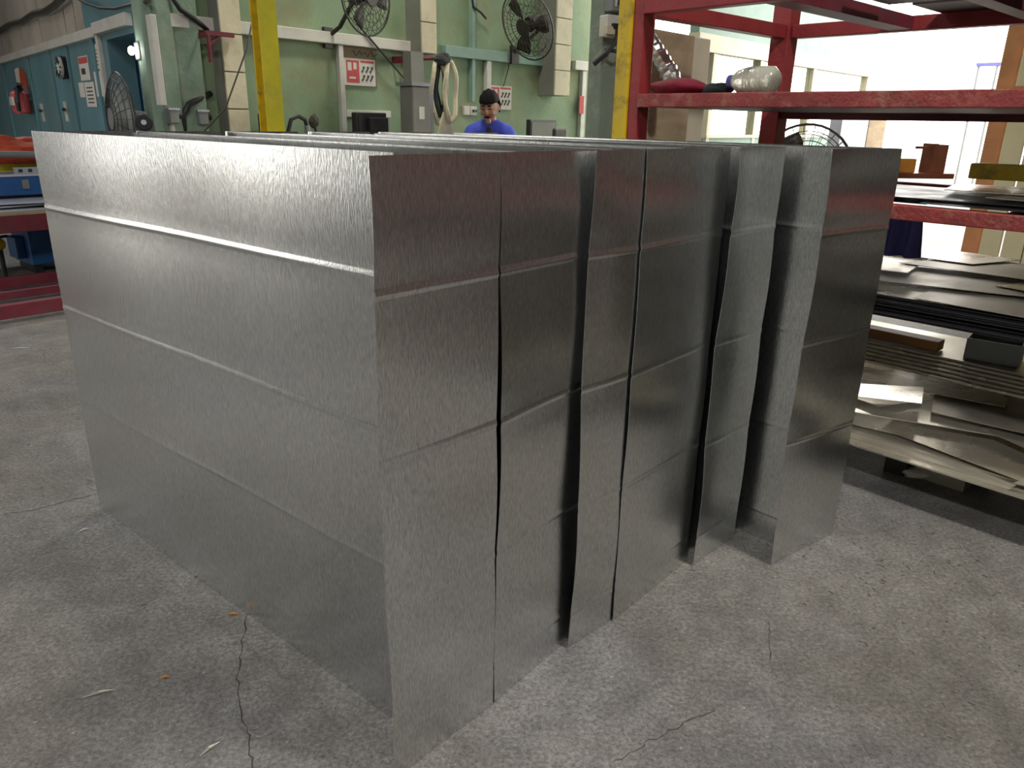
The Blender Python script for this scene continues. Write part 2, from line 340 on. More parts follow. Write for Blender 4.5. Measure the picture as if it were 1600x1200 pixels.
RS = [((-.232, 1.212), (-.031, 1.427)), ((-.026, 1.434), (.178, 1.690)), ((.163, 1.634), (.301, 1.770)), ((.2915, 1.752), (.558, 2.060)), ((.574, 2.040), (.752, 2.214)), ((.821, 2.054), (1.095, 2.247))]
RLAB = ['nearest galvanised duct half, front panel at the near corner of the group', 'galvanised duct half whose front panel is second from the near corner', 'galvanised duct half with narrow visible front strip, third from the near corner', 'galvanised duct half with wide front panel left of the first dark gap', 'galvanised duct half whose dim front panel stands between the two dark gaps', 'galvanised duct half with front panel at the far right end of the group']
def Lsub(p, o): return (p[0]-o[0], p[1]-o[1])
for i, (l, r) in enumerate(RS):
    rnd = random.Random(40+i)
    t = thing('duct_half', RLAB[i], 'duct', (*r, 0), 0, 'folded galvanised duct halves nested on the floor')
    e = Vector(r)+dirv(141)*1.40
    sheet('front_panel', Lsub(l, r), (0, 0), t, rnd, 1, 10, freeend=-1, wav=.002 if i != 3 else .0008, bow=.0042 if i not in (2, 3) else .003, amp=.0015 if i == 3 else .006)
    sheet('long_panel', (0, .0), Lsub(e, r), t, rnd, 1, 14, wav=.002)
A0 = Vector((-1.426, 2.323))
LS = [((-.209, 1.337), A0, .285), ((.002, 1.492), A0+dirv(47)*.298, .285), ((.212, 1.742), A0+dirv(47)*.60, .29), ((.402, 1.905), A0+dirv(46.5)*.925, .29), ((.628, 2.105), A0+dirv(46)*1.245, .29), ((.90, 2.150), A0+dirv(42)*1.56, .27)]
LLAB = ['outermost galvanised duct half, its broad side fills the left of the group', 'second galvanised duct half from the broad left side, back corner showing', 'third galvanised duct half from the broad left side, back corner showing', 'fourth galvanised duct half from the broad left side, back corner showing', 'galvanised duct half whose side shows dark in the narrow gap', 'galvanised duct half whose side shows dark in the wide right gap']
for i, (nr, bk, fl) in enumerate(LS):
    rnd = random.Random(90+i)
    t = thing('duct_half', LLAB[i], 'duct', (*bk, 0), 0, 'folded galvanised duct halves nested on the floor')
    sheet('long_panel', (0, 0), Lsub(nr, bk), t, rnd, 1, 18, wav=.0035 if i == 0 else .002)
    sheet('back_panel', (0, 0), dirv(48)*fl, t, rnd, -1, 8, wav=.0015)

# ------------------------------------------------------------------ steel storage rack on the right
RK = Fr((1.491, 2.419), -47); RD = 1.2
SL, SR = -1.50, 1.9
t = thing('storage_rack', 'red steel storage rack with yellow end post, loaded with sheet metal', 'rack', RK.P, RK.a); RACK = t
zS1, zS0, zU0, zU1, zM0, zM1 = 1.421, 1.367, 1.727, 1.79, 1.012, 1.06
B().ext(SL-.035, SL+.035, -.035, .035, 0, 2.9).build('post', 'yellow', t, bevel=.004, label='yellow painted end post')
B().ext(SL+.037, SL+.09, -.02, .06, 0, 2.9).build('post', 'red', t, bevel=.004)
B().ext(SL+.0, SL+.10, RD-.05, RD+.05, 0, 2.9).build('post', 'red', t, bevel=.004)
for y in (0, RD): B().ext(SR-.04, SR+.04, y-.04, y+.04, 0, 2.9).build('post', 'red', t, bevel=.004)
B().ext(.42, .50, RD-.04, RD+.04, 0, 2.9).build('post', 'red', t, bevel=.004)
B().ext(SL+.092, SR-.042, -.03, .03, zS0, zS1).build('shelf_beam', 'redshelf', t, bevel=.004)
B().ext(SL+.102, SR-.042, RD-.03, RD+.03, zS0-.03, zS1-.03).build('shelf_beam', 'maroon', t, bevel=.004)
B().ext(SL+.092, SR-.05, .032, RD-.032, zS0+.002, zS1-.004).build('shelf_plate', 'maroon', t)
# open upper frame
B().ext(SL+.092, SR-.042, -.03, .03, zU0, zU1).build('frame_beam', 'red', t, bevel=.004)
B().ext(SL+.102, SR-.042, RD-.03, RD+.03, zU0, zU1).build('frame_beam', 'red', t, bevel=.004)
B().ext(SL+.02, SL+.085, .062, RD-.052, zU0, zU1).build('frame_beam', 'red', t, bevel=.004)
for x, w_ in ((-.85, .10), (-.30, .07), (.35, .1), (1.0, .08)): B().ext(x-w_/2, x+w_/2, .032, RD-.032, zU0+.004, zU1-.004).build('cross_member', 'maroon', t)
for y0_, y1_, x0_ in ((.04, .36, -.62), (.43, .76, -.75), (.82, 1.16, -.68)): B().ext(x0_, SR-.05, y0_, y1_, zU1-.003, zU1+.02).build('shelf_board', 'darkmetal', t)
# table tier
B().ext(SL+.092, SR-.042, -.03, .03, zM0, zM1).build('tier_beam', 'redshelf', t, bevel=.004)
B().ext(.52, SR-.042, RD-.03, RD+.03, zM0, zM1).build('tier_beam', 'red', t, bevel=.004)
B().ext(SL+.102, .41, RD-.03, RD+.03, zM0, zM1).build('tier_beam', 'red', t, bevel=.004)
for x in (-.9, .05, .9): B().ext(x-.03, x+.03, .032, RD-.032, zM0+.005, zM1-.006).build('cross_member', 'maroon', t)
# lower arms and deck
for z0_, z1_ in ((.60, .64),):
    for x in (SL+.065, .46, SR): B().ext(x-.025, x+.025, .062, RD-.052, z0_, z1_).build('arm', 'darkmetal', t)
    B().ext(SL+.1, SR-.05, .30, .36, z0_+.041, z0_+.061).build('bearer', 'darkmetal', t)
    B().ext(SL+.1, SR-.05, .95, 1.01, z0_+.041, z0_+.061).build('bearer', 'darkmetal', t)
for y in (.28, .95): B().ext(SL+.1, SR-.05, y-.04, y+.04, .10, .17).build('deck_beam', 'darkmetal', t)
for x in (-1.2, -.2, 1.1):
    for y in (.28, .95): B().ext(x-.04, x+.04, y-.04, y+.04, 0, .10).build('foot', 'darkmetal', t)

ORD = ['bottom', 'second', 'third', 'fourth', 'fifth', 'sixth', 'seventh', 'eighth', 'ninth', 'tenth', 'eleventh', 'twelfth', 'thirteenth', 'fourteenth', 'fifteenth', 'sixteenth', 'seventeenth', 'eighteenth']
def rsheet(name, corners, z, th, mt, label, cat='metal sheet', group=None):
    cx = sum(c[0] for c in corners)/len(corners); cy = sum(c[1] for c in corners)/len(corners)
    pts = [(c[0]-cx, c[1]-cy, c[2] if len(c) > 2 else 0) for c in corners]
    tg = dict(label=label, category=cat)
    if group: tg['group'] = group
    return B().poly(pts, 0, th).build(name, mt, None, RK.w(cx, cy, z), RK.a, **tg)
def quad(cx, cy, w_, h_, deg, skew=.12, rnd=random):
    c, s_ = math.cos(R(deg)), math.sin(R(deg)); out = []
    for a, b_ in ((-.5, -.5), (.5, -.5), (.5, .5), (-.5, .5)):
        a += rnd.uniform(-skew, skew)*.5; b_ += rnd.uniform(-skew, skew)*.5
        out.append((cx+a*w_*c-b_*h_*s_, cy+a*w_*s_+b_*h_*c))
    return out
rnd = random.Random(5)
# deck pile (bottom tier)
z = .171
for i in range(3):
    rsheet('large_sheet', [(-1.38+.03*i, -.02+.05*i), (1.75, -.02+.05*i), (1.75, 1.1), (-1.38+.03*i, 1.1)], z, .006, 'zinc2' if i else 'zinc', ORD[i]+' of the large sheets under the offcuts on the lowest tier', group='large sheets on the lowest tier'); z += .0062
PILE = [(-.55, .22, .62, .30, 8, 'brightzinc'), (.05, .25, .75, .32, -12, 'zinc'), (.7, .3, .8, .5, 10, 'zinc2'), (-.95, .4, .6, .6, 20, 'zinc'), (-.2, .42, .7, .4, 22, 'brightzinc'), (.35, .5, .55, .45, -25, 'zinc2'), (-.55, .5, .6, .35, -8, 'zinc'), (.05, .62, .5, .38, 5, 'zinc2'), (-.3, .72, .85, .3, 14, 'zinc'), (.55, .75, .8, .35, -6, 'zinc2'), (-.75, .85, .7, .4, 4, 'zinc'), (.1, .95, .9, .25, -3, 'zinc2'), (-.35, .30, .34, .2, 38, 'brightzinc'), (1.1, .6, .8, .7, 12, 'zinc')]
for i, (x, y, w_, h_, a, mt) in enumerate(PILE):
    q = quad(x, y, w_, h_, a, .3, rnd)
    q = [(p[0], max(.0, p[1]), (.006 if k % 3 == 1 else 0)) for k, p in enumerate(q)]
    rsheet('sheet_offcut', q, z, .0022, mt, ORD[i]+' offcut counted up through the loose pile on the lowest tier', 'metal offcut', 'loose offcuts on the lowest tier'); z += .0086
z = max(z, .315)
for i in range(6):
    rsheet('stacked_plate', [(-1.35+.02*i, .60+.03*i), (1.7, .62+.02*i), (1.7, 1.15), (-1.35, 1.15)], z, .009, 'zinc2' if i % 2 else 'zinc', ORD[i]+' plate of the flat stack at the back of the lowest tier', group='flat plates at the back of the lowest tier'); z += .0105
# timber bearer and bits above the deck pile
o = B().ext(-1.3, -.30, -.04, .04, 0, .045).build('timber_batten', 'timber', None, RK.w(0, .82, z+.002), RK.a, label='orange brown timber batten lying behind the offcut pile', category='timber', bevel=.003)
ZP = z
# black stack (middle tier)
z = .662
for i in range(9):
    y0 = rnd.uniform(.0, .05)
    rsheet('black_sheet', [(-1.38+rnd.uniform(0, .05), y0), (1.72, y0+rnd.uniform(-.01, .02)), (1.72, 1.1), (-1.38, 1.1)], z, .005, 'blacksheet', ORD[i]+' black steel sheet in the flat stack on the middle tier', group='black sheets on the middle tier'); z += .0085
MIDP = [(-.5, .25, .9, .5, 3, 'zinc'), (.25, .25, .95, .5, -3, 'zinc2'), (.85, .3, .8, .5, 6, 'zinc'), (-.2, .45, .7, .4, 14, 'zinc2'), (.3, .5, .75, .3, -14, 'zinc'), (-.7, .55, .6, .5, 3, 'zinc'), (.1, .75, .95, .4, 3, 'zinc2'), (-.5, .9, .7, .3, -4, 'zinc'), (.9, .8, .7, .4, 0, 'brightzinc')]
for i, (x, y, w_, h_, a, mt) in enumerate(MIDP):
    q = [(p[0], max(.01, p[1]), (.004 if k % 3 == 2 else 0)) for k, p in enumerate(quad(x, y, w_, h_, a, .25, rnd))]
    rsheet('sheet_offcut', q, z, .002, mt, ORD[i]+' offcut counted up from the black stack on the middle tier', 'metal offcut', 'offcuts on the black stack'); z += .0064
# upper table tier sheets
z = zM1+.001
TOPP = [(-.75, .5, 1.1, .9, 0, 'blacksheet'), (.55, .5, 1.5, .95, 1, 'blacksheet'), (-.2, .35, 1.1, .6, 4, 'blacksheet'), (.45, .4, 1.0, .6, -6, 'zinc2'), (.15, .5, .8, .4, 9, 'zinc'), (.75, .55, .9, .5, 3, 'zinc2'), (.35, .75, .7, .35, -9, 'zinc'), (.9, .7, .8, .45, 6, 'brightzinc')]
for i, (x, y, w_, h_, a, mt) in enumerate(TOPP):
    q = [(p[0], max(-.02, p[1]), (.005 if k % 3 == 0 and i > 2 else 0)) for k, p in enumerate(quad(x, y, w_, h_, a, .12, rnd))]
    rsheet('loose_sheet', q, z, .003, mt, ORD[i]+' sheet counted up from the long red beam at table height', group='sheets on the table tier'); z += .0085
def rk(px, py, back): return RK.px(px, py, back)
# yellow bar on the upper sheets
a_, zz = rk(1520, 272, .55); a2_, zt = rk(1690, 250, .55)
B().ext(-.35, .35, -.05, .05, 0, .055).build('yellow_channel', 'yellow', None, RK.w(a_+.35, .55, z+.002), RK.a, label='yellow steel bar lying on the sheets at table height', category='steel bar', bevel=.004)

# ------------------------------------------------------------------ objects on the shelf
zt = zS1-.004
def shelf_pt(px, back): return RK.px(px, 140, back)[0]
x0, x1 = shelf_pt(1020, .25), shelf_pt(1097, .25)
def lump(seed, amt):
    r_ = random.Random(seed); k = [(Vector((r_.uniform(-1, 1), r_.uniform(-1, 1), r_.uniform(-1, 1)))*r_.uniform(2, 6), r_.uniform(0, 6)) for _ in range(6)]
    return lambda d: 1+amt*sum(math.sin(v.dot(d)+p) for v, p in k)/3
def cloth(name, px0, px1, back, h, dpt, mt, label, seed, cat='cloth'):
    a, b_ = shelf_pt(px0, back), shelf_pt(px1, back); fn = lump(seed, .14)
    g = B().blob((0, 0, h*.5), ((b_-a)/2, dpt/2, h*.52), 28, 14, fn); g.v = [(x, y, max(0, z_)) for x, y, z_ in g.v]
    return g.build(name, mt, None, RK.w((a+b_)/2, back, zt), RK.a, smooth=True, label=label, category=cat)
cloth('folded_cloth', 1020, 1097, .22, .075, .18, 'crimson', 'crimson cloth bundle lying on the red shelf beside the post', 3)
cloth('dark_rag', 1101, 1142, .26, .058, .14, 'charcoal', 'charcoal rag between the crimson bundle and wrapped bottle', 8)
# wrapped clear bottle lying down
a, b_ = shelf_pt(1134, .20), shelf_pt(1213, .20); L_ = b_-a
t = thing('wrapped_bottle', 'clear plastic bottle with crumpled wrap lying on the red shelf', 'bottle', RK.w(a, .20, zt+.056), RK.a)
prof = [(.0, .008), (.01, .02), (.03, .022), (.06, .045), (.10, .054), (L_*.5, .054), (L_*.52, .05), (L_*.55, .055), (L_-.02, .054), (L_, .035), (L_+.003, .0)]
n = 20; vs = [(x, r*math.cos(2*math.pi*j/n), r*math.sin(2*math.pi*j/n)) for x, r in prof for j in range(n)]
B().add(vs, [(k*n+j, k*n+(j+1) % n, (k+1)*n+(j+1) % n, (k+1)*n+j) for k in range(len(prof)-1) for j in range(n)]).build('bottle_body', 'clear', t, smooth=True)
B().tube([(.012, 0, 0), (.035, 0, 0)], .026, 14).build('cap', 'indigo', t)
g = B()
for k in range(7): g.ring((.12+k*(L_-.16)/6, 0, 0), (1, .1*math.sin(k*3), .1*math.cos(k*2)), .0545, .0018, 24, 4)
g.build('wrap_band', 'clear', t)
# foil duct hose leaning
a = shelf_pt(1035, .45)
t = thing('foil_tube', 'crumpled silver foil tube bent down behind the crimson bundle', 'foil tube', RK.w(a, .45, zt), RK.a)
pts = [Vector((-.12, 0, .28)), Vector((-.06, 0, .215)), Vector((0, 0, .15)), Vector((.045, 0, .10)), Vector((.055, 0, .05)), Vector((.055, 0, .004))]
pp = []
for i in range(len(pts)-1):
    for k in range(5): pp.append(pts[i].lerp(pts[i+1], k/5))
pp.append(pts[-1])
B().tube(pp, [.042+.005*(i % 2)+random.uniform(-.003, .003) for i in range(len(pp))], 12).build('foil_sleeve', 'foil', t)
B().ring((.055, 0, .015), (0, 0, 1), .038, .006, 20, 6).build('end_collar', 'foil', t)

# ------------------------------------------------------------------ things behind and beside the rack
BK = Fr((2.45, 6.0), 48)        # plane a little behind the rack, parallel to the green wall
def stand(name, fr, rc, depth, mt, label, cat, back=0, bevel=.006):
    """a free-standing panel: top as seen, foot on the floor"""
    a, b_, z0, z1 = wrect(fr, *rc, back=back)
    return B().ext(-(b_-a)/2, (b_-a)/2, 0, depth, 0, z1).build(name, mt, None, fr.w((a+b_)/2, back, 0), fr.a, bevel=bevel, label=label, category=cat)
stand('plywood_board', BK, (1003, 48, 1080, 215), .03, 'ply', 'tall scuffed plywood board standing behind the rack post', 'board')
stand('cream_column', BK, (1079, 58, 1104, 215), .12, 'cream', 'cream painted square column beside the plywood board', 'column', back=.05)
# glazed office front
OF = Fr((2.35, 8.6), 48)
t = thing('glazed_partition', 'cream framed glazed office front behind the rack', 'partition', OF.P, OF.a)
xa, zT = OF.px(1108, 70); xb, _ = OF.px(1358, 100); zH = OF.px(1180, 78)[1]; zH2 = OF.px(1180, 66)[1]
B().ext(xa-.3, xb, -.06, .06, zH-.10, zH+.06).build('header', 'cream', t, bevel=.004)
B().ext(xa-.3, xb, -.05, .05, zH+.06, zH+.9).build('upper_panel', 'greentrunk', t)
for p in (1108, 1182, 1266, 1352):
    x, _ = OF.px(p, 120); B().ext(x-.035, x+.035, -.05, .05, 0, zH-.10).build('mullion', 'cream', t, bevel=.004)
zs = OF.px(1170, 212)[1]
B().ext(xa, xb, -.04, .04, 0, zs-.02).build('lower_panel', 'greentrunk', t)
B().ext(xa, xb, -.07, .05, zs-.02, zs+.01).build('sill', 'cream', t)
ps = [OF.px(p, 120)[0] for p in (1108, 1182, 1266, 1352)]
for a, b_ in zip(ps[:-1], ps[1:]): B().ext(a+.037, b_-.037, -.004, .004, zs+.012, zH-.102).build('pane', 'glass', t)
# grey panel box and brown post
stand('electrical_cabinet', BK, (1316, 150, 1358, 225), .10, 'whitesheet', 'pale grey electrical cabinet standing behind the rack', 'cabinet', back=.3)
stand('brown_post', BK, (1359, 150, 1386, 225), .10, 'ply', 'brown timber post beside the pale grey cabinet', 'post', back=.3)

def make_fan(name, label, loc, rz, rad, tilt=0, mounting='wall', mt='darkmetal'):
    t = thing(name, label, 'fan', loc, rz)
    Mx = Matrix.Rotation(tilt, 3, 'X')
    def T(v): return Mx @ Vector(v)
    g = B(); n = 26
    for k, (r_, y) in enumerate(((1, 0), (.86, -.05), (.66, -.085), (.45, -.10), (.25, -.105))):
        g.ring(T((0, y*rad*2, 0)), T((0, 1, 0)), rad*r_, .008 if k == 0 else .003, 36, 5)
    for k, (r_, y) in enumerate(((.8, .06), (.5, .10), (.3, .11))): g.ring(T((0, y*rad*2, 0)), T((0, 1, 0)), rad*r_, .003, 30, 4)
    for i in range(n):
        a = 2*math.pi*i/n; c, s_ = math.cos(a)*rad, math.sin(a)*rad
        g.tube([T((c*.25, -.21*rad, s_*.25)), T((c*.45, -.20*rad, s_*.45)), T((c*.66, -.17*rad, s_*.66)), T((c*.86, -.1*rad, s_*.86)), T((c, 0, s_))], .0022, 4)
        g.tube([T((c*.3, .22*rad, s_*.3)), T((c*.8, .12*rad, s_*.8)), T((c, 0, s_))], .0022, 4)
    g.build('guard', 'wire', t)
    B().tube([T((0, .10*rad, 0)), T((0, .55*rad, 0))], [rad*.22, rad*.17], 16).build('motor', mt, t, smooth=False)
    B().tube([T((0, -.235*rad, 0)), T((0, -.20*rad, 0))], rad*.24, 18).build('badge', mt, t)
    hub = B().tube([T((0, -.12*rad, 0)), T((0, .1*rad, 0))], rad*.12, 12).build('hub', mt, t)
    for k in range(3):
        a0_ = k*2*math.pi/3; vs = []
        for i in range(7):
            r_ = rad*(.1+.78*i/6)
            for e in (-1, 1):
                a = a0_+e*(.16+.22*math.sin(math.pi*i/7)); vs.append(T((r_*math.cos(a), e*.05*rad, r_*math.sin(a))))
        o = B().add(vs, [(2*i, 2*i+1, 2*i+3, 2*i+2) for i in range(6)]).build('blade', mt, hub, smooth=True)
        md = o.modifiers.new('thickness', 'SOLIDIFY'); md.thickness = .003
    return t, T
# top of a pedestal fan behind the ducts
p = CAM+ray(1255, 268)*4.55
t, T = make_fan('pedestal_fan', 'dark wire pedestal fan peeking above the far end of the ducts', p, R(-12), .27)
B().tube([(0, .12, 0), (0, .12, -p.z+.03)], .016, 8).build('pole', 'black', t); B().tube([(0, .12, -p.z), (0, .12, -p.z+.03)], .2, 20).build('base', 'black', t)

# doorway jamb, corrugated leaf and things outside
EW = Fr((4.13, 6.37), -45)
xj = EW.px(1580, 120)[0]
B().ext(xj-.07, xj+.07, -.1, .27, 0, 3.4).build('door_2', 'rust', None, EW.P, EW.a, kind='structure', bevel=.01)
t = thing('sliding_door', 'cream corrugated sliding door leaf with rust orange rails at far right', 'door', EW.w(xj+.08, -.14, 0), EW.a)
for i in range(12): B().ext(i*.16, i*.16+.15, -.02+(.015 if i % 2 else 0), .01, .08, 3.3).build('slat', 'outwall', t, bevel=.008)
for z_ in (.06, 1.6, 3.3): B().ext(0, 1.92, -.04, -.02, z_-.03, z_+.03).build('rail', 'rust', t)
# work frame seen through the door
q = CAM+ray(1540, 122)*16
t = thing('gantry_stand', 'small steel frame standing outside in the glare beyond the door', 'frame', (q.x, q.y, -.21), R(-40))
hh = CAM.z+(ray(1540, 104)*16).z+.21
for sx in (-.17, .17): B().ext(sx-.02, sx+.02, -.02, .02, 0, hh).build('leg', 'greymetal', t)
B().ext(-.22, .22, -.04, .04, hh, hh+.07).build('top_bar', 'indigo', t)
# copper coloured trolley parts on a trestle
q = CAM+ray(1436, 268)*4.2
t = thing('copper_trestle', 'copper brown steel trestle just right of the last duct', 'trestle', (q.x, q.y, 0), R(8))
zt2 = CAM.z+(ray(1436, 272)*4.2).z
B().ext(-.22, .16, -.08, .08, zt2-.02, zt2+.008).ext(-.7, -.22, -.08, .08, zt2-.02, zt2+.008).build('top_plate', 'copper', t, bevel=.003)
for sx in (-.62, -.32): B().ext(sx-.02, sx+.02, -.06, .06, 0, zt2-.02).build('leg', 'copper', t)
B().ext(-.2, .15, -.03, .03, zt2-.10, zt2-.075).build('stretcher', 'copper', t)
q2 = (q.x, q.y, zt2+.0085)
g = B().ext(-.17, -.06, -.05, .05, 0, .075); g.build('amber_box', 'amber', None, q2, R(8), bevel=.004, label='amber box on the copper brown trestle', category='box')
t = thing('metal_bracket', 'upright brown metal bracket at the right end of the trestle', 'bracket', (q.x, q.y, zt2+.0085), R(8))
B().ext(.03, .055, -.05, .05, 0, .155).build('upright', 'copper', t); B().ext(.06, .13, -.03, .05, 0, .15).build('channel', 'copper', t); B().ext(-.05, .029, -.02, .0, .125, .14).build('arm', 'copper', t)
# blue cloth hanging below the table beam
a, z_ = RK.px(1405, 352, .50)
g = B(); vs = []; nx, nz = 20, 10
for i in range(nx+1):
    for j in range(nz+1):
        u = i/nx; v = j/nz; vs.append(((u-.5)*(.20+.03*v), .03*math.sin(u*19+v*1.5)*(.4+.6*v), -v*.205))
o = g.add(vs, [(i*(nz+1)+j, (i+1)*(nz+1)+j, (i+1)*(nz+1)+j+1, i*(nz+1)+j+1) for i in range(nx) for j in range(nz)]).build('blue_overall', 'indigo', None, RK.w(a-.02, .50, zM0+.004), RK.a, smooth=True, label='indigo blue work cloth hanging under the table-height beam', category='cloth')
md = o.modifiers.new('thickness', 'SOLIDIFY'); md.thickness = .004
# box on the pile, small box below the deck
a, z_ = RK.px(1525, 575, .62)
t = thing('grey_box', 'grey folded metal box resting on the offcuts below the black stack', 'box', RK.w(a, .80, ZP+.001), RK.a+R(8))
B().ext(-.10, .10, -.004, 0, 0, .09).build('side', 'greymetal', t); B().ext(-.10, .10, .14, .144, 0, .09).build('side', 'greymetal', t)
B().ext(-.10, -.096, 0, .14, 0, .09).build('end', 'greymetal', t); B().ext(.096, .10, 0, .14, 0, .09).build('end', 'greymetal', t); B().ext(-.096, .096, 0, .14, 0, .004).build('bottom', 'greymetal', t)
for i in range(4):
    a, z_ = RK.px(1582+i*9, 556+i*9, .5)
    rsheet('pale_block', quad(a+.04*i+.05, .86+.05*(i % 2), .12, .08, 20*i-20, .2, rnd), ZP+.001+i*.012, .011, 'brightzinc', ['bottom', 'second', 'third', 'top'][i]+' pale scrap piece right of the grey box', 'metal offcut', 'pale scrap beside the grey box')
fl = onz(1465, 756, 0)
t = thing('floor_box', 'dull metal box on the floor under the lowest tier', 'box', (fl.x, fl.y, 0), RK.a)
B().ext(-.09, .09, 0, .003, 0, .095).build('side', 'zinc2', t); B().ext(-.09, .09, .16, .163, 0, .095).build('side', 'zinc2', t); B().ext(-.09, -.087, .003, .16, 0, .095).build('end', 'zinc2', t); B().ext(.087, .09, .003, .16, 0, .095).build('end', 'zinc2', t)
fl = onz(1450, 745, 0)
fn = lump(22, .3); g = B().blob((0, 0, .015), (.06, .035, .018), 18, 9, fn); g.v = [(x, y, max(0.0, z_)) for x, y, z_ in g.v]
g.build('crumpled_wrapper', 'paper', None, (fl.x-.05, fl.y+.0, 0), 0, smooth=True, label='crumpled white wrapper on the floor beside the dull box', category='litter')
fl = onz(1517, 742, 0)
B().tube([(0, 0, 0), (0, 0, .06)], .035, 18).build('white_cup', 'paper', None, (fl.x, fl.y, 0), 0, label='white cup on the floor under the lowest tier', category='cup', bevel=.003)

# ------------------------------------------------------------------ green back wall fittings
t = thing('cable_trunking', 'cream cable trunking running along the green wall above the poster', 'trunking', GW.w(0, 0, 0), GW.a)
zr = GW.px(380, 45)[1]
def gx(px, py=100, back=0): return GW.px(px, py, back)[0]
B().ext(gx(268), gx(642), -.06, 0, zr-.045, zr+.045).build('channel', 'white', t, bevel=.006)
x = gx(530, 130); B().ext(x-.025, x+.025, -.05, 0, .9, zr-.047).build('drop', 'white', t, bevel=.005)
z2 = GW.px(580, 178)[1]; B().ext(x+.027, gx(603), -.05, 0, z2-.03, z2+.03).build('branch', 'white', t, bevel=.005)
x = gx(634, 150); B().ext(x-.015, x+.015, -.05, 0, .9, zr-.047).build('drop', 'white', t, bevel=.005)
t = thing('cable_trunking', 'green painted cable trunking below the right wall fan', 'trunking', GW.w(0, 0, 0), GW.a)
B().ext(gx(690), gx(853), -.06, 0, zr-.05, zr+.05).build('channel', 'greentrunk', t, bevel=.006)
x = gx(735); B().ext(x-.02, x+.02, -.05, 0, 1.48, zr-.052).build('drop', 'greentrunk', t); B().ext(x-.02, x+.02, -.05, 0, zr+.052, EXT-.1).build('riser', 'greentrunk', t)
x = gx(759, 110); B().ext(x-.035, x+.035, -.05, 0, .9, zr-.052).build('drop', 'white', t, bevel=.005)
t = thing('cable_trunking', 'short white trunking with a long drop right of the hanging duct', 'trunking', GW.w(0, 0, 0), GW.a)
B().ext(gx(893), gx(915), -.06, 0, zr-.05, zr+.05).build('channel', 'white', t, bevel=.006)
x = gx(907, 150); B().ext(x-.04, x+.04, -.05, 0, .8, zr-.052).build('drop', 'white', t, bevel=.005)

def wall_duct(px0, pxm, px1, pybot, label, nseg, dpt=.55, foot=None):
    """rectangular air duct hanging on the wall: left flank with its shade put into the colour, clad face in segments"""
    bk = -dpt
    a = GW.px(pxm, 60, bk)[0]; b_ = GW.px(px1, 60, bk)[0]
    zb = GW.px((pxm+px1)/2, pybot, bk)[1] if foot is None else foot
    t = thing('air_duct', label, 'duct', GW.w((a+b_)/2, 0, zb), GW.a); w_ = b_-a; H_ = EXT-.12-zb
    bd = B().ext(-w_/2, w_/2, -dpt+.02, -.002, 0, H_).build('body', 'greyshade', t)
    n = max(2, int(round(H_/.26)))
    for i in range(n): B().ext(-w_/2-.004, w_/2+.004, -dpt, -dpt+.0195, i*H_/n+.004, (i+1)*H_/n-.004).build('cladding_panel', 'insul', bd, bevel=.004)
    return t
wall_duct(337, 347, 378, 0, 'cream clad air duct running down to bench level beside the left corner', 12, .16, .3)
wall_duct(645, 660, 682, 84, 'cream clad air duct ending above the grey machine', 9, .22)
wall_duct(856, 870, 893, 150, 'cream clad air duct right of the wall fan, ending lowest over the desk', 10, .24)

def bracket(px, py, back, sz, label):
    x, z_ = GW.px(px, py, back)
    t = thing('shelf_bracket', label, 'bracket', GW.w(x, 0, z_), GW.a)
    B().ext(-.5*sz, .5*sz, back-.03, back, -.03, .0).build('arm', 'maroon', t)
    B().tube([(-.02*sz, back-.01, -.03), (-.40*sz, back-.01, -.42*sz)], .014, 6).build('strut', 'maroon', t)
    B().ext(-.45*sz, -.38*sz, back-.03, back, -.95*sz, -.03).build('upright', 'maroon', t)
    B().ext(-.43*sz, -.40*sz, back, 0, -.2*sz, -.03*sz).build('mount', 'maroon', t)
bracket(341, 50, -.18, .22, 'maroon triangular bracket on the left cream air duct')
bracket(660, 87, -.25, .34, 'maroon triangular bracket under the middle cream air duct')

def poster(rc, fr, label, back=-.012, cols=3):
    a, b_, z0, z1 = wrect(fr, *rc, back=back); w_, h_ = b_-a, z1-z0
    t = thing('safety_poster', label, 'poster', fr.w((a+b_)/2, back, z0), fr.a)
    st_ = B().ext(-w_/2, w_/2, -.003, 0, 0, h_).build('sheet', 'paper', t)
    B().ext(-w_*.42, -w_*.02, -.0042, -.0032, h_*.10, h_*.93).build('red_block', 'redprint', st_)
    B().ext(.03*w_, w_*.46, -.0042, -.0032, h_*.86, h_*.94).build('red_banner', 'redprint', st_)
    for q, (x, z_, ww, hh_) in enumerate(((-.38, .55, .12, .3), (-.2, .6, .1, .25), (-.34, .25, .2, .07))): B().ext(x*w_, (x+ww)*w_, -.0052, -.0043, z_*h_, (z_+hh_)*h_).build('white_mark', 'paper', st_)
    for r_ in range(2):
        for k in range(cols):
            x = .06+k*.4/cols; z_ = .2+r_*.32
            B().tube([(x*w_, -.004, z_*h_), ((x+.05)*w_, -.004, (z_+.1)*h_), ((x+.07)*w_, -.004, (z_+.2)*h_)], [.006*w_*4, .004*w_*4, .008*w_*4], 5).build('pictogram', 'darkprint', st_)
    return t
wbox('backing_board', GW, (532, 72, 587, 133), .012, 'cardboard', 'brown backing board with scrawled marks above the torn red poster', 'board', bevel=.002)
poster((537, 92, 586, 134), GW, 'torn white and red safety poster on the brown board')
poster((761, 134, 799, 171), GW, 'white and red safety poster behind the man')
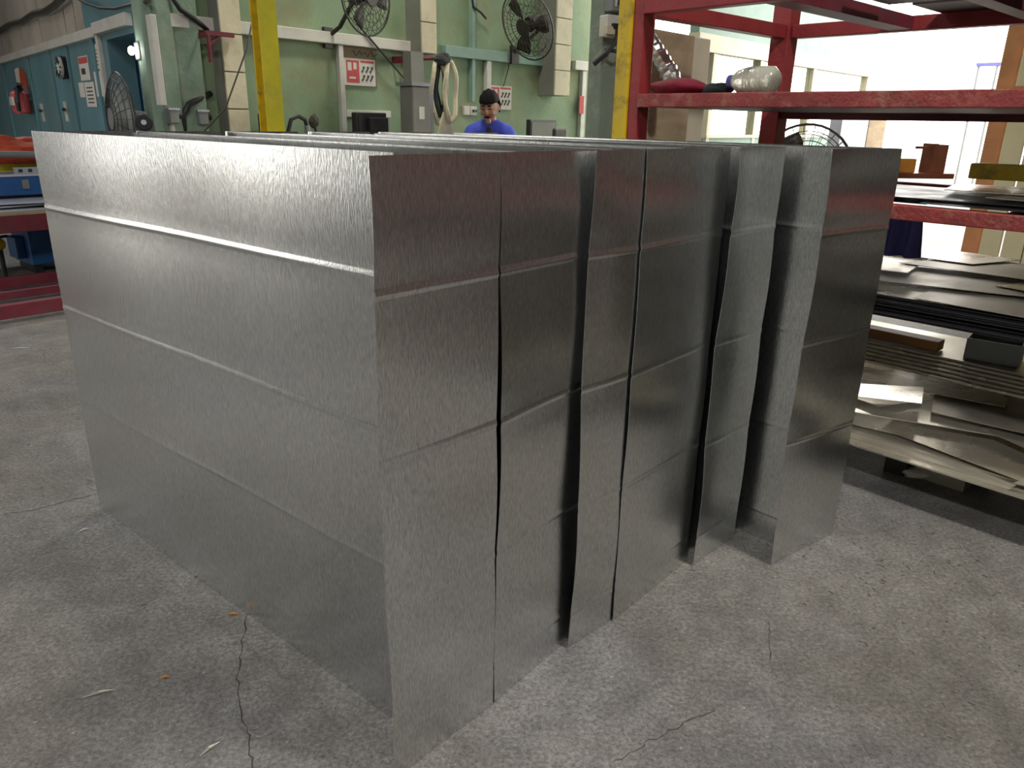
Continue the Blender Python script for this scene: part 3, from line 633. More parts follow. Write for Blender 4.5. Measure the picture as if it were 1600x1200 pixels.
# scrawl on the backing board
a, z_ = GW.px(545, 82); g = B()
pts = [(a+.02+.022*i, -.0135, z_+.02*math.sin(i*2.1)+.008*math.cos(i*5)) for i in range(14)]
g.tube(pts, .003, 5).build('scrawl', 'darkprint', bpy.data.objects['backing_board'])
bo = bpy.data.objects['backing_board']; sc = bpy.data.objects['scrawl']; bpy.context.view_layer.update()
sc.matrix_parent_inverse = Matrix.Identity(4)
for v in sc.data.vertices: v.co.x -= (Vector(bo.location)-GW.P).dot(GW.d); v.co.z -= bo.location.z
wbox('paper_notice', GW, (905, 150, 912, 178), .004, 'redprint', 'narrow red edged notice beside the right trunking drop', 'notice', back=-.06)
t = thing('wall_socket', 'white double wall socket left of the man', 'socket', GW.w(gx(732, 175), 0, GW.px(732, 180)[1]), GW.a)
for sx in (-.095, .005): B().ext(sx, sx+.088, -.03, 0, 0, .088).build('plate', 'white', t, bevel=.004)
for sx in (.03, .06): B().ext(sx, sx+.022, -.055, -.03, .03, .055).build('plug', 'black', t)

x, z_ = GW.px(572, -4, -.45)
t, T = make_fan('wall_fan', 'round dark wall fan at the top edge above the poster', GW.w(x, -.45, z_), GW.a+R(8), .28)
B().tube([(0, .14, -.02), (0, .3, -.2), (0, .40, -.25), (0, .45, -.27)], .018, 8).build('bracket', 'darkmetal', t); B().ext(-.05, .05, .43, .46, -.36, -.2).build('wall_plate', 'darkmetal', t)
x, z_ = GW.px(824, 40, -.5)
t, T = make_fan('wall_fan', 'tilted dark wall fan between the two right air ducts', GW.w(x, -.5, z_), GW.a-R(95), .33, .4)
B().tube([(0, .12, .05), (-.1, .26, -.02), (-.3, .27, -.12), (-.44, .27, -.2)], .02, 8).build('bracket', 'darkmetal', t)
B().ext(-.47, -.43, .22, .32, -.32, -.14).build('wall_plate', 'darkmetal', t)
x, z_ = GW.px(797, 75, -.03)
zb_ = GW.px(786, 135, -.03)[1]
B().tube([(0, -.012, 0), (-.02, -.012, (zb_-z_)*.5), (-.1, -.012, zb_-z_)], .006, 5).build('fan_cord', 'wire', None, GW.w(x, -.02, z_), GW.a, label='thin dark cord hanging from the right wall fan', category='cord')
x, z_ = GW.px(555, 38, -.04); x2, z2 = GW.px(648, 145, -.04)
B().tube([(0, 0, 0), ((x2-x)*.5, -.01, (z2-z_)*.52), (x2-x, 0, z2-z_)], .009, 5).build('fan_cord', 'wire', None, GW.w(x, -.07, z_), GW.a, label='dark cable slanting down from the left wall fan', category='cord')
x, z_ = GW.px(735, 0, -.03); x2, z2 = GW.px(757, 29, -.03)
B().tube([(0, 0, .05), (.01, -.01, -.06), ((x2-x)*.6, -.01, (z2-z_)*.7), (x2-x, 0, z2-z_)], .013, 6).build('black_cable', 'black', None, GW.w(x, -.05, z_), GW.a, label='short black cable curling out beside the green riser', category='cord')

# grey machine with hoses between the ducts
a, b_, z0, z1 = wrect(GW, 645, 135, 672, 206, back=-.7)
t = thing('grey_machine', 'tall grey machine cabinet under the middle air duct', 'machine', GW.w((a+b_)/2, -.7, 0), GW.a); w_ = b_-a
B().ext(-w_/2, w_/2, 0, .16, 0, z1).build('body', 'greyshade', t, bevel=.01)
B().ext(-w_/2-.02, w_/2+.02, -.02, .18, z1+.001, z1+.03).build('cap', 'greymetal', t)
for zz_ in (z1-.26, z1-.52): B().ext(-.03, .03, -.005, 0, zz_, zz_+.1).build('sticker', 'paper', t)
B().ext(w_/2+.002, w_/2+.08, .04, .14, 0, z1-.05).build('side_panel', 'greymetal', t)
B().ext(-.07, .07, .04, .14, z1+.031, zr-.1).build('neck', 'greyshade', t)
x, z_ = GW.px(692, 95, -.6)
t = thing('coiled_hose', 'beige and black hoses coiled on a hook beside the grey machine', 'hose', GW.w(x, -.6, z_), GW.a)
def loop(cx, w_, h_, y, off=0): return [(cx+w_*math.sin(2*math.pi*i/28), y+.01*math.sin(i), -h_/2+off+h_/2*math.cos(2*math.pi*i/28)) for i in range(28)]
B().tube(loop(-.05, .09, .52, 0), .02, 7, True).build('hose_loop', 'insul', t); B().tube(loop(.05, .07, .50, -.04), .022, 7, True).build('hose_loop', 'insul', t)
B().tube(loop(.0, .06, .45, .04), .024, 7, True).build('hose_loop', 'charcoal', t); B().tube(loop(.04, .05, .40, .07), .02, 7, True).build('hose_loop', 'charcoal', t)
fn = lump(4, .25); B().blob((0, 0, .01), (.09, .06, .05), 14, 8, fn).build('tie', 'charcoal', t)
B().add([(-.02, -.03, -.42), (.06, -.03, -.42), (.10, -.03, -.75), (-.1, -.03, -.62), (-.02, -.01, -.42), (.06, -.01, -.42), (.10, -.01, -.75), (-.1, -.01, -.62)], [(0, 1, 2, 3), (7, 6, 5, 4), (0, 4, 5, 1), (1, 5, 6, 2), (2, 6, 7, 3), (3, 7, 4, 0)]).build('flap', 'insul', t)
B().ext(.06, .10, -.0, .03, -1.0, -.45).build('strap', 'insul', t)
B().tube([(0, .0, .02), (0, .58, .02)], .012, 6).build('hook', 'maroon', t)

# desks, monitors
t = thing('workbench', 'long grey workbench along the green wall, hidden behind the ducts', 'bench', GW.w(0, 0, 0), GW.a)
bx0, bx1 = gx(395), gx(905)
B().ext(bx0, bx1, -.48, -.1, .92, .96).build('worktop', 'greymetal', t, bevel=.004)
for f in (.02, .35, .66, .98):
    for y in (-.44, -.15): B().ext(bx0+(bx1-bx0)*f-.03, bx0+(bx1-bx0)*f+.03, y-.03, y+.03, 0, .92).build('leg', 'greymetal', t)
def monitor(rc, back, label, tower=False):
    a, b_, z0, z1 = wrect(GW, *rc, back=back); w_ = b_-a
    t = thing('monitor', label, 'monitor', GW.w((a+b_)/2, back, .96), GW.a); hb = z0-.96
    B().ext(-w_/2, w_/2, -.03, .03, hb, z1-.96).build('casing', 'black', t, bevel=.008); cs = COL.objects[len(COL.objects)-1]
    B().ext(-w_/2+.025, w_/2-.025, -.036, -.0305, hb+.03, z1-.96-.025).build('screen', 'greyshade' if not tower else 'black', cs)
    if tower: B().ext(-w_*.18, w_*.42, -.09, -.037, hb+.01, (z1-.96)*.98-.03).build('rear_housing', 'black', cs, bevel=.01)
    B().ext(-.03, .03, -.01, .03, .02, hb).build('stand', 'black', t); B().ext(-.1, .1, -.08, .08, 0, .02).build('base', 'black', t, bevel=.004)
monitor((553, 176, 601, 214), -.35, 'black monitor seen from behind under the torn poster', True)
monitor((825, 187, 866, 222), -.35, 'black monitor at the right end of the bench near the man')
def armthing(px, py, label, mir=1):
    x, z_ = GW.px(px, py, -.3)
    t = thing('desk_lamp', label, 'lamp', GW.w(x, -.3, .96), GW.a); hh = z_-.96
    B().tube([(0, 0, .02), (-.01*mir, 0, hh*.6), (.03*mir, 0, hh*.92), (.10*mir, 0, hh), (.16*mir, 0, hh*.92), (.175*mir, 0, hh*.78)], .016, 8).build('arm', 'black', t)
    B().tube([(.175*mir, 0, hh*.8), (.18*mir, 0, hh*.62)], [.02, .028], 10).build('head', 'greymetal', t); B().tube([(0, 0, 0), (0, 0, .02)], .08, 16).build('base', 'black', t)
armthing(449, 181, 'small black gooseneck lamp on the bench right of the yellow column')
x, z_ = GW.px(491, 192, -.3)
t = thing('desk_lamp', 'small dark fan-headed lamp on the bench left of the trunking drop', 'lamp', GW.w(x, -.3, .96), GW.a)
B().tube([(.04, 0, .02), (.02, 0, (z_-.96)*.6), (0, 0, z_-.96)], .012, 7).build('stem', 'black', t); fn = lump(12, .15); B().blob((0, 0, z_-.95), (.045, .02, .055), 14, 8, fn).build('head', 'darkmetal', t); B().tube([(.04, 0, 0), (.04, 0, .02)], .06, 14).build('base', 'black', t)
x, z_ = GW.px(418, 190, -.3); hh = z_-.96
t = thing('bench_grinder', 'dark wire-framed machine on the bench left of the yellow column', 'machine', GW.w(x, -.3, .96), GW.a)
B().ext(-.03, .10, -.06, .06, 0, hh+.06).build('body', 'darkmetal', t, bevel=.01); B().tube([(-.07, 0, 0), (-.07, 0, hh+.05), (-.03, 0, hh+.08), (.02, 0, hh+.09)], .01, 6).build('handle', 'wire', t)
x, z_ = GW.px(806, 195, -.55)
t = thing('office_chair', 'brown backed chair just right of the man', 'chair', GW.w(x, -1.3, 0), GW.a)
B().ext(-.2, .2, -.2, .2, .48, .54).build('seat', 'darkmetal', t, bevel=.02); B().ext(-.1, .1, .18, .22, .6, 1.24).build('backrest', 'darkmetal', t, bevel=.02); B().tube([(0, 0, .05), (0, 0, .48)], .03, 8).build('column', 'black', t)
for k in range(5): B().tube([(0, 0, .07), (.25*math.cos(k*1.257), .25*math.sin(k*1.257), .03)], .02, 6).build('leg', 'black', t)

# concrete column with switchgear right of the wall
CF = Fr(Vector((.72, 5.6, 0)), 30)
a, b_, z0, z1 = wrect(CF, 938, 60, 980, 206)
t = B().ext(0, b_-a+.12, 0, .16, 0, EXT-.01).build('trim_4', 'greycol', None, CF.w(a, 0, 0), CF.a, kind='structure', bevel=.01)
def sw(rc, label, mt='white', d=.09):
    a, b_, z0, z1 = wrect(CF, *rc); w_ = b_-a; h_ = z1-z0
    t = thing('switch_box', label, 'switch box', CF.w((a+b_)/2, 0, z0), CF.a)
    B().ext(-w_/2, w_/2, -d, 0, 0, h_).build('enclosure', mt, t, bevel=.006); return t, w_, h_, d
t, w_, h_, d = sw((936, 26, 972, 60), 'white socket box with plugs on the grey green column')
for k in range(2): B().ext(-.06+k*.09, -.02+k*.09, -d-.025, -d, h_*.35, h_*.6).build('plug', 'black', t)
B().ext(-w_/2-.012, -w_/2+.05, -d-.02, -d+.02, h_*.1, h_*.45).build('industrial_socket', 'insul', t)
B().tube([(-.02, -d-.03, h_*.35), (-.05, -d-.05, -.02), (-.10, -d-.02, -.10), (-.16, -.05, -.17)], .018, 7).build('lead', 'black', t); B().tube([(.1, -d-.02, h_*.2), (.08, -d-.05, -.05), (0, -d-.04, -.09), (-.08, -.06, -.08)], .012, 6).build('lead', 'black', t)
t, w_, h_, d = sw((944, -8, 972, 20), 'dark edged distribution box above the socket box on the column', 'greymetal')
B().ext(-w_*.35, w_*.35, -d-.006, -d, h_*.25, h_*.85).build('window', 'paper', t)
for k in range(3): B().tube([(-w_*.2+k*w_*.2, -d-.012, h_*.3), (-w_*.15+k*w_*.2, -d-.012, h_*.75)], .012, 6).build('breaker', 'black', t)

# yellow column on the left of the hall
q = CAM+ray(425, 190)*4.6
t = thing('yellow_column', 'yellow painted steel column standing left of the poster', 'column', (q.x, q.y, 0), R(42))
B().ext(-.055, .055, -.055, -.045, 0, EXT-.02).build('front_flange', 'lime', t); B().ext(-.055, .055, .045, .055, 0, EXT-.02).build('back_flange', 'yellow', t); B().ext(-.008, .008, -.0449, .0449, 0, EXT-.02).build('web', 'yellow', t); B().ext(-.1, .1, -.09, .09, 0, .012).build('base_plate', 'yellow', t)  # front flange in a brighter yellow: light on it put into the colour

# ------------------------------------------------------------------ corner and blue wall fittings
a0, a1 = GW.px(262, 100)[0], 0
pil = B().ext(-.62, .42, -.10, .0, 0, EXT-.01)
x1 = GW.px(272, 60, -.05)[0]
B().ext(sK-.02, x1, -.06, -.002, 0, EXT-.01).build('trim_5', 'greencol', None, GW.P, GW.a, kind='structure', bevel=.015)
B().ext(BW.px(211, 60, -.09)[0], .02, -.09, -.002, 0, EXT-.01).ext(-.17, .02, 0, .3, 0, EXT-.01).build('trim_6', 'greencol', None, BW.P, BW.a, kind='structure', bevel=.015)
def conduit(fr, p0, p1, back, r_, mt, label):
    a, za = fr.px(*p0, back); b_, zb = fr.px(*p1, back)
    return B().ext(-r_, r_, -.04, 0, 0, za-zb).build('conduit', mt, None, fr.w((a+b_)/2, back, zb), fr.a, bevel=.005, label=label, category='conduit')
conduit(BW, (245, 22), (253, 165), -.10, .05, 'white', 'white vertical conduit on the green corner pier above an isolator')
def isolator(px0, py0, px1, py1, label, back):
    a, b_, z0, z1 = wrect(GW, px0, py0, px1, py1, back=back); w_, h_ = b_-a, z1-z0
    t = thing('isolator_switch', label, 'switch box', GW.w((a+b_)/2, back, z0), GW.a)
    B().ext(-w_/2, w_/2, -.09, 0, 0, h_).build('case', 'greymetal', t, bevel=.01); B().ext(-w_/2-.005, w_/2+.005, -.096, -.091, h_*.86, h_*.97).build('lid_edge', 'whitesheet', t)
    B().tube([(w_/2, -.045, h_*.5), (w_/2+.035, -.045, h_*.5)], .022, 10).build('knob', 'black', t); B().ext(-.012, .012, -.05, -.02, -.4, 0).build('conduit', 'white', t)
isolator(256, 168, 271, 193, 'grey isolator box nearest the green corner pier', -.062)
isolator(301, 171, 317, 195, 'grey isolator box beside the left air duct', 0)
x, z_ = GW.px(337, 146, -.1); x2, z2 = GW.px(291, 178, -.1)
B().tube([(0, 0, 0), ((x2-x)*.35, -.02, (z2-z_)*.22), ((x2-x)*.8, -.03, (z2-z_)*.55), ((x2-x), -.02, (z2-z_)*1.1), ((x2-x)*1.02, 0, (z2-z_)*3)], .022, 8).build('black_hose', 'black', None, GW.w(x, -.03, z_), GW.a, smooth=True, label='thick black hose curving down between the isolator boxes', category='hose')
x, z_ = GW.px(262, -5, -.1); x2, z2 = GW.px(330, 47, -.1)
B().tube([(0, 0, .1), ((x2-x)*.3, -.03, (z2-z_)*.38), ((x2-x)*.7, -.03, (z2-z_)*.72), (x2-x, 0, z2-z_)], .017, 7).build('black_cable', 'black', None, GW.w(x, -.05, z_), GW.a, smooth=True, label='thick black cable sloping down to the left air duct', category='cord')
q0 = CAM+ray(402, -10)*5.0; q1 = CAM+ray(386, 75)*5.0; q2 = CAM+ray(352, 170)*5.0; q3 = CAM+ray(318, 206)*5.0
B().tube([tuple(q-q3) for q in (q0, q1, q2, q3)], .006, 5).build('hanging_wire', 'wire', None, q3, 0, label='thin dark wire hanging in front of the left air duct', category='cord')
# cables along the upper board wall
def wire_wall(pts, r_, label, back=-.03):
    P = [BW.px(x, y, back) for x, y in pts]; p0 = P[0]
    return B().tube([(p[0]-p0[0], random.uniform(-.01, .01), p[1]-p0[1]) for p in P], r_, 6).build('wall_cable', 'wire', None, BW.w(p0[0], back-.02, p0[1]), BW.a, label=label, category='cord')
wire_wall([(-20, 55), (0, 49), (20, 38), (38, 34), (55, 22), (75, 18), (90, 8), (104, -4)], .035, 'bundle of sagging cables across the stained upper boards')
wire_wall([(120, -6), (140, 6), (160, 13), (185, 14), (210, 8), (238, 2)], .012, 'thin cable sagging above the blue doorway')
# lamp in the doorway
x, z_ = BW.px(204, 79, -.14)
t = thing('work_lamp', 'small glaring lamp on the pier beside the blue doorway', 'lamp', BW.w(x, -.10, z_), BW.a)
B().ext(-.06, .06, .0, .03, -.06, .06).build('housing', 'greymetal', t, bevel=.008); B().blob((0, -.035, 0), (.03, .022, .03), 14, 8).build('bulb', 'bulb', t, smooth=True)
# clock
x, z_ = BW.px(104, 106)
t = thing('wall_clock', 'round black rimmed clock on the blue wall', 'clock', BW.w(x, 0, z_), BW.a); rr = (BW.px(103, 86)[1]-BW.px(103, 125)[1])/2
B().tube([(0, -.001, 0), (0, -.04, 0)], rr*.93, 28).build('case', 'black', t); B().ring((0, -.04, 0), (0, 1, 0), rr*.92, rr*.08, 32, 6).build('rim', 'black', t); B().tube([(0, -.04, 0), (0, -.075, 0)], rr*.86, 28).build('face', 'clockface', t); fc = COL.objects[len(COL.objects)-1]
for k in range(12):
    a = k*math.pi/6; B().box(rr*.72*math.sin(a), -.077, rr*.72*math.cos(a), .02, .004, .05, Matrix.Rotation(a, 3, 'Y')).build('hour_mark', 'black', fc)
B().box(.03, -.081, .06, .02, .004, rr*.5, Matrix.Rotation(.5, 3, 'Y')).build('hour_hand', 'black', fc); B().box(-.06, -.086, -.05, .014, .004, rr*.75, Matrix.Rotation(.9, 3, 'Y')).build('minute_hand', 'black', fc)
# papers
PAP = [((125, 87, 140, 126), 'white notice with red heading right of the clock'), ((147, 68, 163, 108), 'plain white notice highest beside the doorway post'), ((150, 111, 165, 151), 'faded white sheet low beside the doorway post'), ((135, 128, 150, 167), 'white chart with dark rows below the red headed notice'), ((125, 129, 133, 152), 'small white slips stuck under the red headed notice')]
for i, (rc, lb) in enumerate(PAP):
    a, b_, z0, z1 = wrect(BW, *rc); w_, h_ = b_-a, z1-z0
    t = thing('paper_notice', lb, 'notice', BW.w((a+b_)/2, -.003, z0), BW.a); B().ext(-w_/2, w_/2, -.003, 0, 0, h_).build('sheet', 'paper', t)
    if i == 0: B().ext(-w_*.45, w_*.45, -.005, -.0032, h_*.7, h_*.95).build('heading', 'redprint', t); B().ext(-w_*.3, w_*.1, -.005, -.0032, h_*.25, h_*.5).build('picture', 'darkprint', t)
    if i in (1, 3):
        for k in range(5): B().ext(-w_*.3, w_*.3, -.005, -.0032, h_*(.15+.15*k), h_*(.2+.15*k)).build('text_row', 'darkprint' if i == 3 else 'cardboard', t)
# papers over the extinguisher
a, b_, z0, z1 = wrect(BW, 26, 104, 42, 142)
t = thing('torn_notice', 'torn pink and white paper above the fire extinguisher', 'notice', BW.w((a+b_)/2, -.003, z0), BW.a); w_, h_ = b_-a, z1-z0
B().poly([(-w_/2, 0), (0, 0), (0, .001)], 0, 0.001)
B().add([(-w_/2, 0, h_*.4), (-.05, 0, h_*.3), (0, 0, h_), (-w_/2, 0, h_*.95), (-w_/2, -.003, h_*.4), (-.05, -.003, h_*.3), (0, -.003, h_), (-w_/2, -.003, h_*.95)], [(0, 1, 2, 3), (7, 6, 5, 4), (0, 4, 5, 1), (1, 5, 6, 2), (2, 6, 7, 3), (3, 7, 4, 0)]).build('sheet', 'paper', t)
B().add([(-.1, -.004, h_*.25), (w_/2, -.004, 0), (w_/2, -.004, h_*.7), (.0, -.004, h_), (-.1, -.007, h_*.25), (w_/2, -.007, 0), (w_/2, -.007, h_*.7), (.0, -.007, h_)], [(0, 1, 2, 3), (7, 6, 5, 4), (0, 4, 5, 1), (1, 5, 6, 2), (2, 6, 7, 3), (3, 7, 4, 0)]).build('sheet', 'orange', t, label='faded pink sheet')
# extinguisher
x, z0 = BW.px(36, 178, -.12); z1 = BW.px(36, 133, -.12)[1]; h_ = z1-z0
t = thing('fire_extinguisher', 'red fire extinguisher hung on the blue wall at far left', 'extinguisher', BW.w(x, -.12, z0), BW.a); r_ = .10
B().tube([(0, 0, 0), (0, 0, .02), (0, 0, h_*.72), (0, 0, h_*.8), (0, 0, h_*.84)], [r_*.9, r_, r_, r_*.7, r_*.3], 20).build('cylinder', 'redprint', t)
B().tube([(0, 0, h_*.84), (0, 0, h_*.92)], .05, 10).build('valve', 'black', t); B().box(.05, 0, h_*.96, .2, .05, .03, Matrix.Rotation(-.3, 3, 'Y')).build('handle', 'black', t)
B().tube([(.04, -.02, h_*.9), (.17, -.05, h_*.8), (.2, -.06, h_*.4), (.18, -.06, h_*.1)], .025, 7).build('hose', 'black', t); B().ext(-.1, .1, -r_-.004, -r_+.02, h_*.3, h_*.6).build('label_plate', 'paper', t); B().ext(-.03, .03, r_*.8, .118, h_*.5, h_*.6).build('hanger', 'greymetal', t)
# handles on the blue panels
for p, lb in ((71, 'grey latch on the blue panel left of the clock'), (108, 'grey latch on the blue panel under the clock')):
    x, z_ = BW.px(p, 190); t = thing('door_latch', lb, 'latch', BW.w(x, 0, z_), BW.a)
    B().ext(-.05, .05, -.02, 0, 0, .2).build('plate', 'white', t, bevel=.004); B().tube([(.01, -.03, .12), (.10, -.05, .12)], .018, 7).build('lever', 'black', t)
# pedestal fan and dark head at the left
q = CAM+ray(190, 186)*5.4
t, T = make_fan('pedestal_fan', 'large grey pedestal fan in front of the blue doorway', q, R(-50), .31, mt='greymetal')
B().tube([(0, .14, 0), (0, .14, -q.z+.03)], .02, 8).build('pole', 'greymetal', t); B().tube([(0, .14, -q.z), (0, .14, -q.z+.03)], .22, 20).build('base', 'greymetal', t)
g = B()
for k in range(40):
    r_ = .02+.29*k/40; g.ring((0, -.205*.31+.062*(r_/.31)**3, 0), (0, 1, 0), r_, .002, 30, 3)
g.build('front_mesh', 'greymetal', t)
q = CAM+ray(226, 191)*4.7
t = thing('motor_head', 'round black motor with a bright centre beside the pedestal fan', 'motor', (q.x, q.y, 0), R(20))
B().tube([(0, -.05, q.z), (0, .08, q.z)], [.052, .045], 20).build('housing', 'black', t, bevel=.01); B().tube([(0, -.057, q.z), (0, -.05, q.z)], .016, 12).build('centre_cap', 'whitesheet', t); B().tube([(0, .03, .02), (0, .03, q.z-.05)], .015, 8).build('stand', 'black', t); B().tube([(0, .03, 0), (0, .03, .02)], .12, 16).build('base', 'black', t)

# ------------------------------------------------------------------ left side work tables
LT = Fr(onz(0, 482, .1), 50)
def lz(px, py, back): return LT.px(px, py, back)
t = thing('trestle_frame', 'low maroon steel trestle frame on the floor at far left', 'trestle', LT.P, LT.a)
for y, z0, z1 in ((0, .03, .12), (.60, .03, .085), (1.0, .03, .11)): B().ext(-1.6, 1.1, y-.03, y+.03, z0, z1).build('rail', 'maroon', t, bevel=.004)
for x in (-1.4, 1.0): B().ext(x-.04, x+.04, -.06, 1.06, 0, .028).build('skid', 'maroon', t)
TB = 1.15
t = thing('work_table', 'maroon steel work table at far left carrying sheets and a blue box', 'table', LT.w(0, TB, 0), LT.a)
zb0, zb1 = lz(20, 363, TB)[1], lz(20, 336, TB)[1]
B().ext(-1.5, 1.3, -.04, .04, zb0, zb1).build('beam', 'maroon', t, bevel=.004); B().ext(-1.5, 1.3, 1.06, 1.14, zb0, zb1).build('beam', 'maroon', t, bevel=.004)
B().ext(-1.5, 1.3, -.04, 1.14, zb1+.001, zb1+.02).build('table_top', 'ply', t)
for x in (-1.4, 1.2):
    for y in (0, 1.1): B().ext(x-.04, x+.04, y-.035, y+.035, 0, zb0).build('leg', 'maroon', t)
zt3 = zb1+.021
for i, (dx, dy, rot) in enumerate(((0, 0, 0), (.05, .02, 3), (-.1, .06, -6))):
    q = quad(.2+dx, .50+dy, 2.2, .9, rot, .04, rnd); cx, cy = .2+dx, .5+dy
    B().poly([(a-cx, b_-cy, .02 if (i == 2 and k == 3) else 0) for k, (a, b_) in enumerate(q)], 0, .012).build('pale_sheet', 'whitesheet', None, LT.w(cx, TB+cy, zt3+i*.026), LT.a, label=['bottom', 'middle', 'top'][i]+' pale sheet on the maroon table at far left', category='metal sheet', group='pale sheets on the left table')
zt4 = zt3+.09
t = thing('blue_toolbox', 'blue steel box standing on the pale sheets at far left', 'box', LT.w(.95, TB+.55, zt4), LT.a)
zy = lz(30, 268, TB+.5)[1]
B().ext(-1.0, .28, -.2, .2, 0, zy-zt4-.03).build('body', 'machine', t, bevel=.008); B().ext(-1.0, .28, -.21, .21, zy-zt4-.029, zy-zt4-.01).build('lid', 'whitesheet', t, bevel=.004); B().ext(-.22, -.17, -.215, -.2, .05, .12).build('catch', 'greymetal', t)
zy1 = lz(30, 256, TB+.3)[1]; zy0 = lz(30, 268, TB+.3)[1]
B().ext(-1.3, .7, -.03, .03, 0, zy1-zy0).build('yellow_rail', 'lime', None, LT.w(.5, TB+.55, zy+.002), LT.a, bevel=.004, label='yellow steel rail lying across the blue box at far left', category='rail')
zc = zy+.002+(zy1-zy0)
fn = lump(31, .22); g = B().blob((0, 0, .10), (.45, .2, .15), 30, 14, fn); g.v = [(x, y, max(0, z_)) for x, y, z_ in g.v]
x_, _ = lz(12, 235, TB+.55)
g.build('orange_tarp', 'orange', None, LT.w(x_-.1, TB+.55, zc+.001), LT.a, smooth=False, label='crumpled orange red tarp heaped above the yellow rail', category='tarp')
x_, z_ = lz(50, 232, TB+.3)
B().tube([(-.3, 0, 0), (.3, 0, -.02)], .025, 10).build('grey_pipe', 'greymetal', None, LT.w(x_, TB+.26, zc+.09), LT.a, label='grey pipe resting on the orange tarp', category='pipe')
t = thing('slotted_strip', 'pale slotted metal strip above the yellow rail', 'steel strip', LT.w(x_, TB+.40, zy-.009), LT.a)
B().ext(-.14, .35, -.045, -.02, 0, .05).build('strip', 'whitesheet', t)
for k in range(6): B().ext(-.11+k*.07, -.08+k*.07, -.048, -.0452, .012, .036).build('slot', 'darkprint', t)
q = onz(58, 408, 0)
t = thing('blue_machine', 'blue machine cabinet under the maroon table', 'machine', LT.w(.95, TB+.45, 0), LT.a)
B().ext(-.22, .25, 0, .4, .07, zb0-.06).build('body', 'machine', t, bevel=.01); B().ext(-.29, -.221, .1, .3, .12, zb0-.12).build('side_panel', 'machine', t, bevel=.006)
for x in (-.17, .2): B().ext(x-.03, x+.03, .02, .38, 0, .07).build('foot', 'black', t)
t = thing('yellow_valve', 'small black and yellow valve left of the blue machine', 'valve', LT.w(.5, TB+.4, 0), LT.a)
B().tube([(0, 0, 0), (0, 0, .26)], .02, 8).build('stem', 'black', t); B().blob((0, 0, .28), (.05, .04, .05), 12, 8).build('body', 'yellow', t, smooth=True); B().tube([(-.07, 0, .33), (.07, 0, .34)], .012, 6).build('lever', 'black', t)

# ------------------------------------------------------------------ the man at the bench
def skin_mesh(name, verts, edges, radii, extra=None, voxel=.012, mt='skin', smooth=4):
    """tapered limbs with rounded joints, fused into one surface"""
    g = B()
    for a, b_ in edges:
        p, q = Vector(verts[a]), Vector(verts[b_]); n = 6
        g.tube([p.lerp(q, k/n) for k in range(n+1)], [radii[a]+(radii[b_]-radii[a])*k/n for k in range(n+1)], 14)
    for p, r_ in zip(verts, radii): g.blob(p, (r_, r_, r_), 14, 10)
    if extra: g.add(extra.v, extra.f)
    o = g.build(name, mt, smooth=True)
    r = o.modifiers.new('fuse', 'REMESH'); r.mode = 'VOXEL'; r.voxel_size = voxel; r.use_smooth_shade = True
    if smooth: c = o.modifiers.new('soft', 'SMOOTH'); c.factor = .5; c.iterations = smooth
    return o
hq = CAM+ray(765, 168)*(7.1/ray(765, 168).y)
MAN = thing('person', 'man with black hair and moustache in a blue shirt, head bowed over the bench', 'person', (hq.x, hq.y, 0), 0)
hz = hq.z
HD = Matrix.Rotation(R(-14), 3, 'Z') @ Matrix.Rotation(R(20), 3, 'X')     # facing -y, turned a little left, chin down
def hd(v): return HD @ Vector(v) + Vector((0, 0, hz))
head = B()
def hfn(d):
    k = 1
    if d.z < -.2: k *= 1-.16*(-d.z-.2)/.8*(1 if abs(d.x) > .3 else .55)
    return k
hb = B().blob((0, 0, 0), (.076, .098, .118), 26, 18, hfn); hb.v = [tuple(hd(v)) for v in hb.v]; head.add(hb.v, hb.f)
for c, rd in (((0, -.104, -.012), (.015, .020, .030)), ((0, -.094, .018), (.012, .014, .03)), ((.026, -.086, .03), (.028, .013, .009)), ((-.026, -.086, .03), (.028, .013, .009)), ((.080, .01, -.004), (.010, .022, .034)), ((-.080, .01, -.004), (.010, .022, .034)), ((0, -.088, -.066), (.026, .012, .008)), ((0, -.086, -.078), (.022, .012, .009)), ((0, -.078, -.100), (.028, .024, .02)), ((.04, -.07, -.025), (.024, .024, .022)), ((-.04, -.07, -.025), (.024, .024, .022))):
    e = B().blob((0, 0, 0), rd, 12, 8); head.add([tuple(hd(Vector(v)+Vector(c))) for v in e.v], e.f)
ny = .05
sh_z = hz-.19; J = dict(pel=(0, .30, .72), waist=(0, .27, .92), chest=(0, .17, sh_z-.13), neck0=(0, .12, sh_z+.03), neck1=(0, .06, hz-.05),
 sl=(-.15, .12, sh_z-.03), el=(-.26, .0, sh_z-.26), wl=(-.12, -.20, 1.0), sr=(.15, .12, sh_z-.03), er=(.27, .02, sh_z-.26), wr=(.10, -.20, 1.0),
 hl=(-.10, .28, .69), kl=(-.13, -.14, .60), al=(-.12, -.06, .12), tl=(-.13, -.22, .05), hr=(.10, .28, .69), kr=(.13, -.14, .60), ar=(.12, -.06, .12), tr=(.13, -.22, .05))
nm = list(J); E_ = [('pel', 'waist'), ('waist', 'chest'), ('chest', 'neck0'), ('neck0', 'neck1'), ('neck0', 'sl'), ('sl', 'el'), ('el', 'wl'), ('neck0', 'sr'), ('sr', 'er'), ('er', 'wr'), ('pel', 'hl'), ('hl', 'kl'), ('kl', 'al'), ('al', 'tl'), ('pel', 'hr'), ('hr', 'kr'), ('kr', 'ar'), ('ar', 'tr')]
RD_ = dict(pel=.13, waist=.125, chest=.135, neck0=.08, neck1=.052, sl=.062, el=.043, wl=.028, sr=.062, er=.043, wr=.028, hl=.085, kl=.06, al=.04, tl=.035, hr=.085, kr=.06, ar=.04, tr=.035)
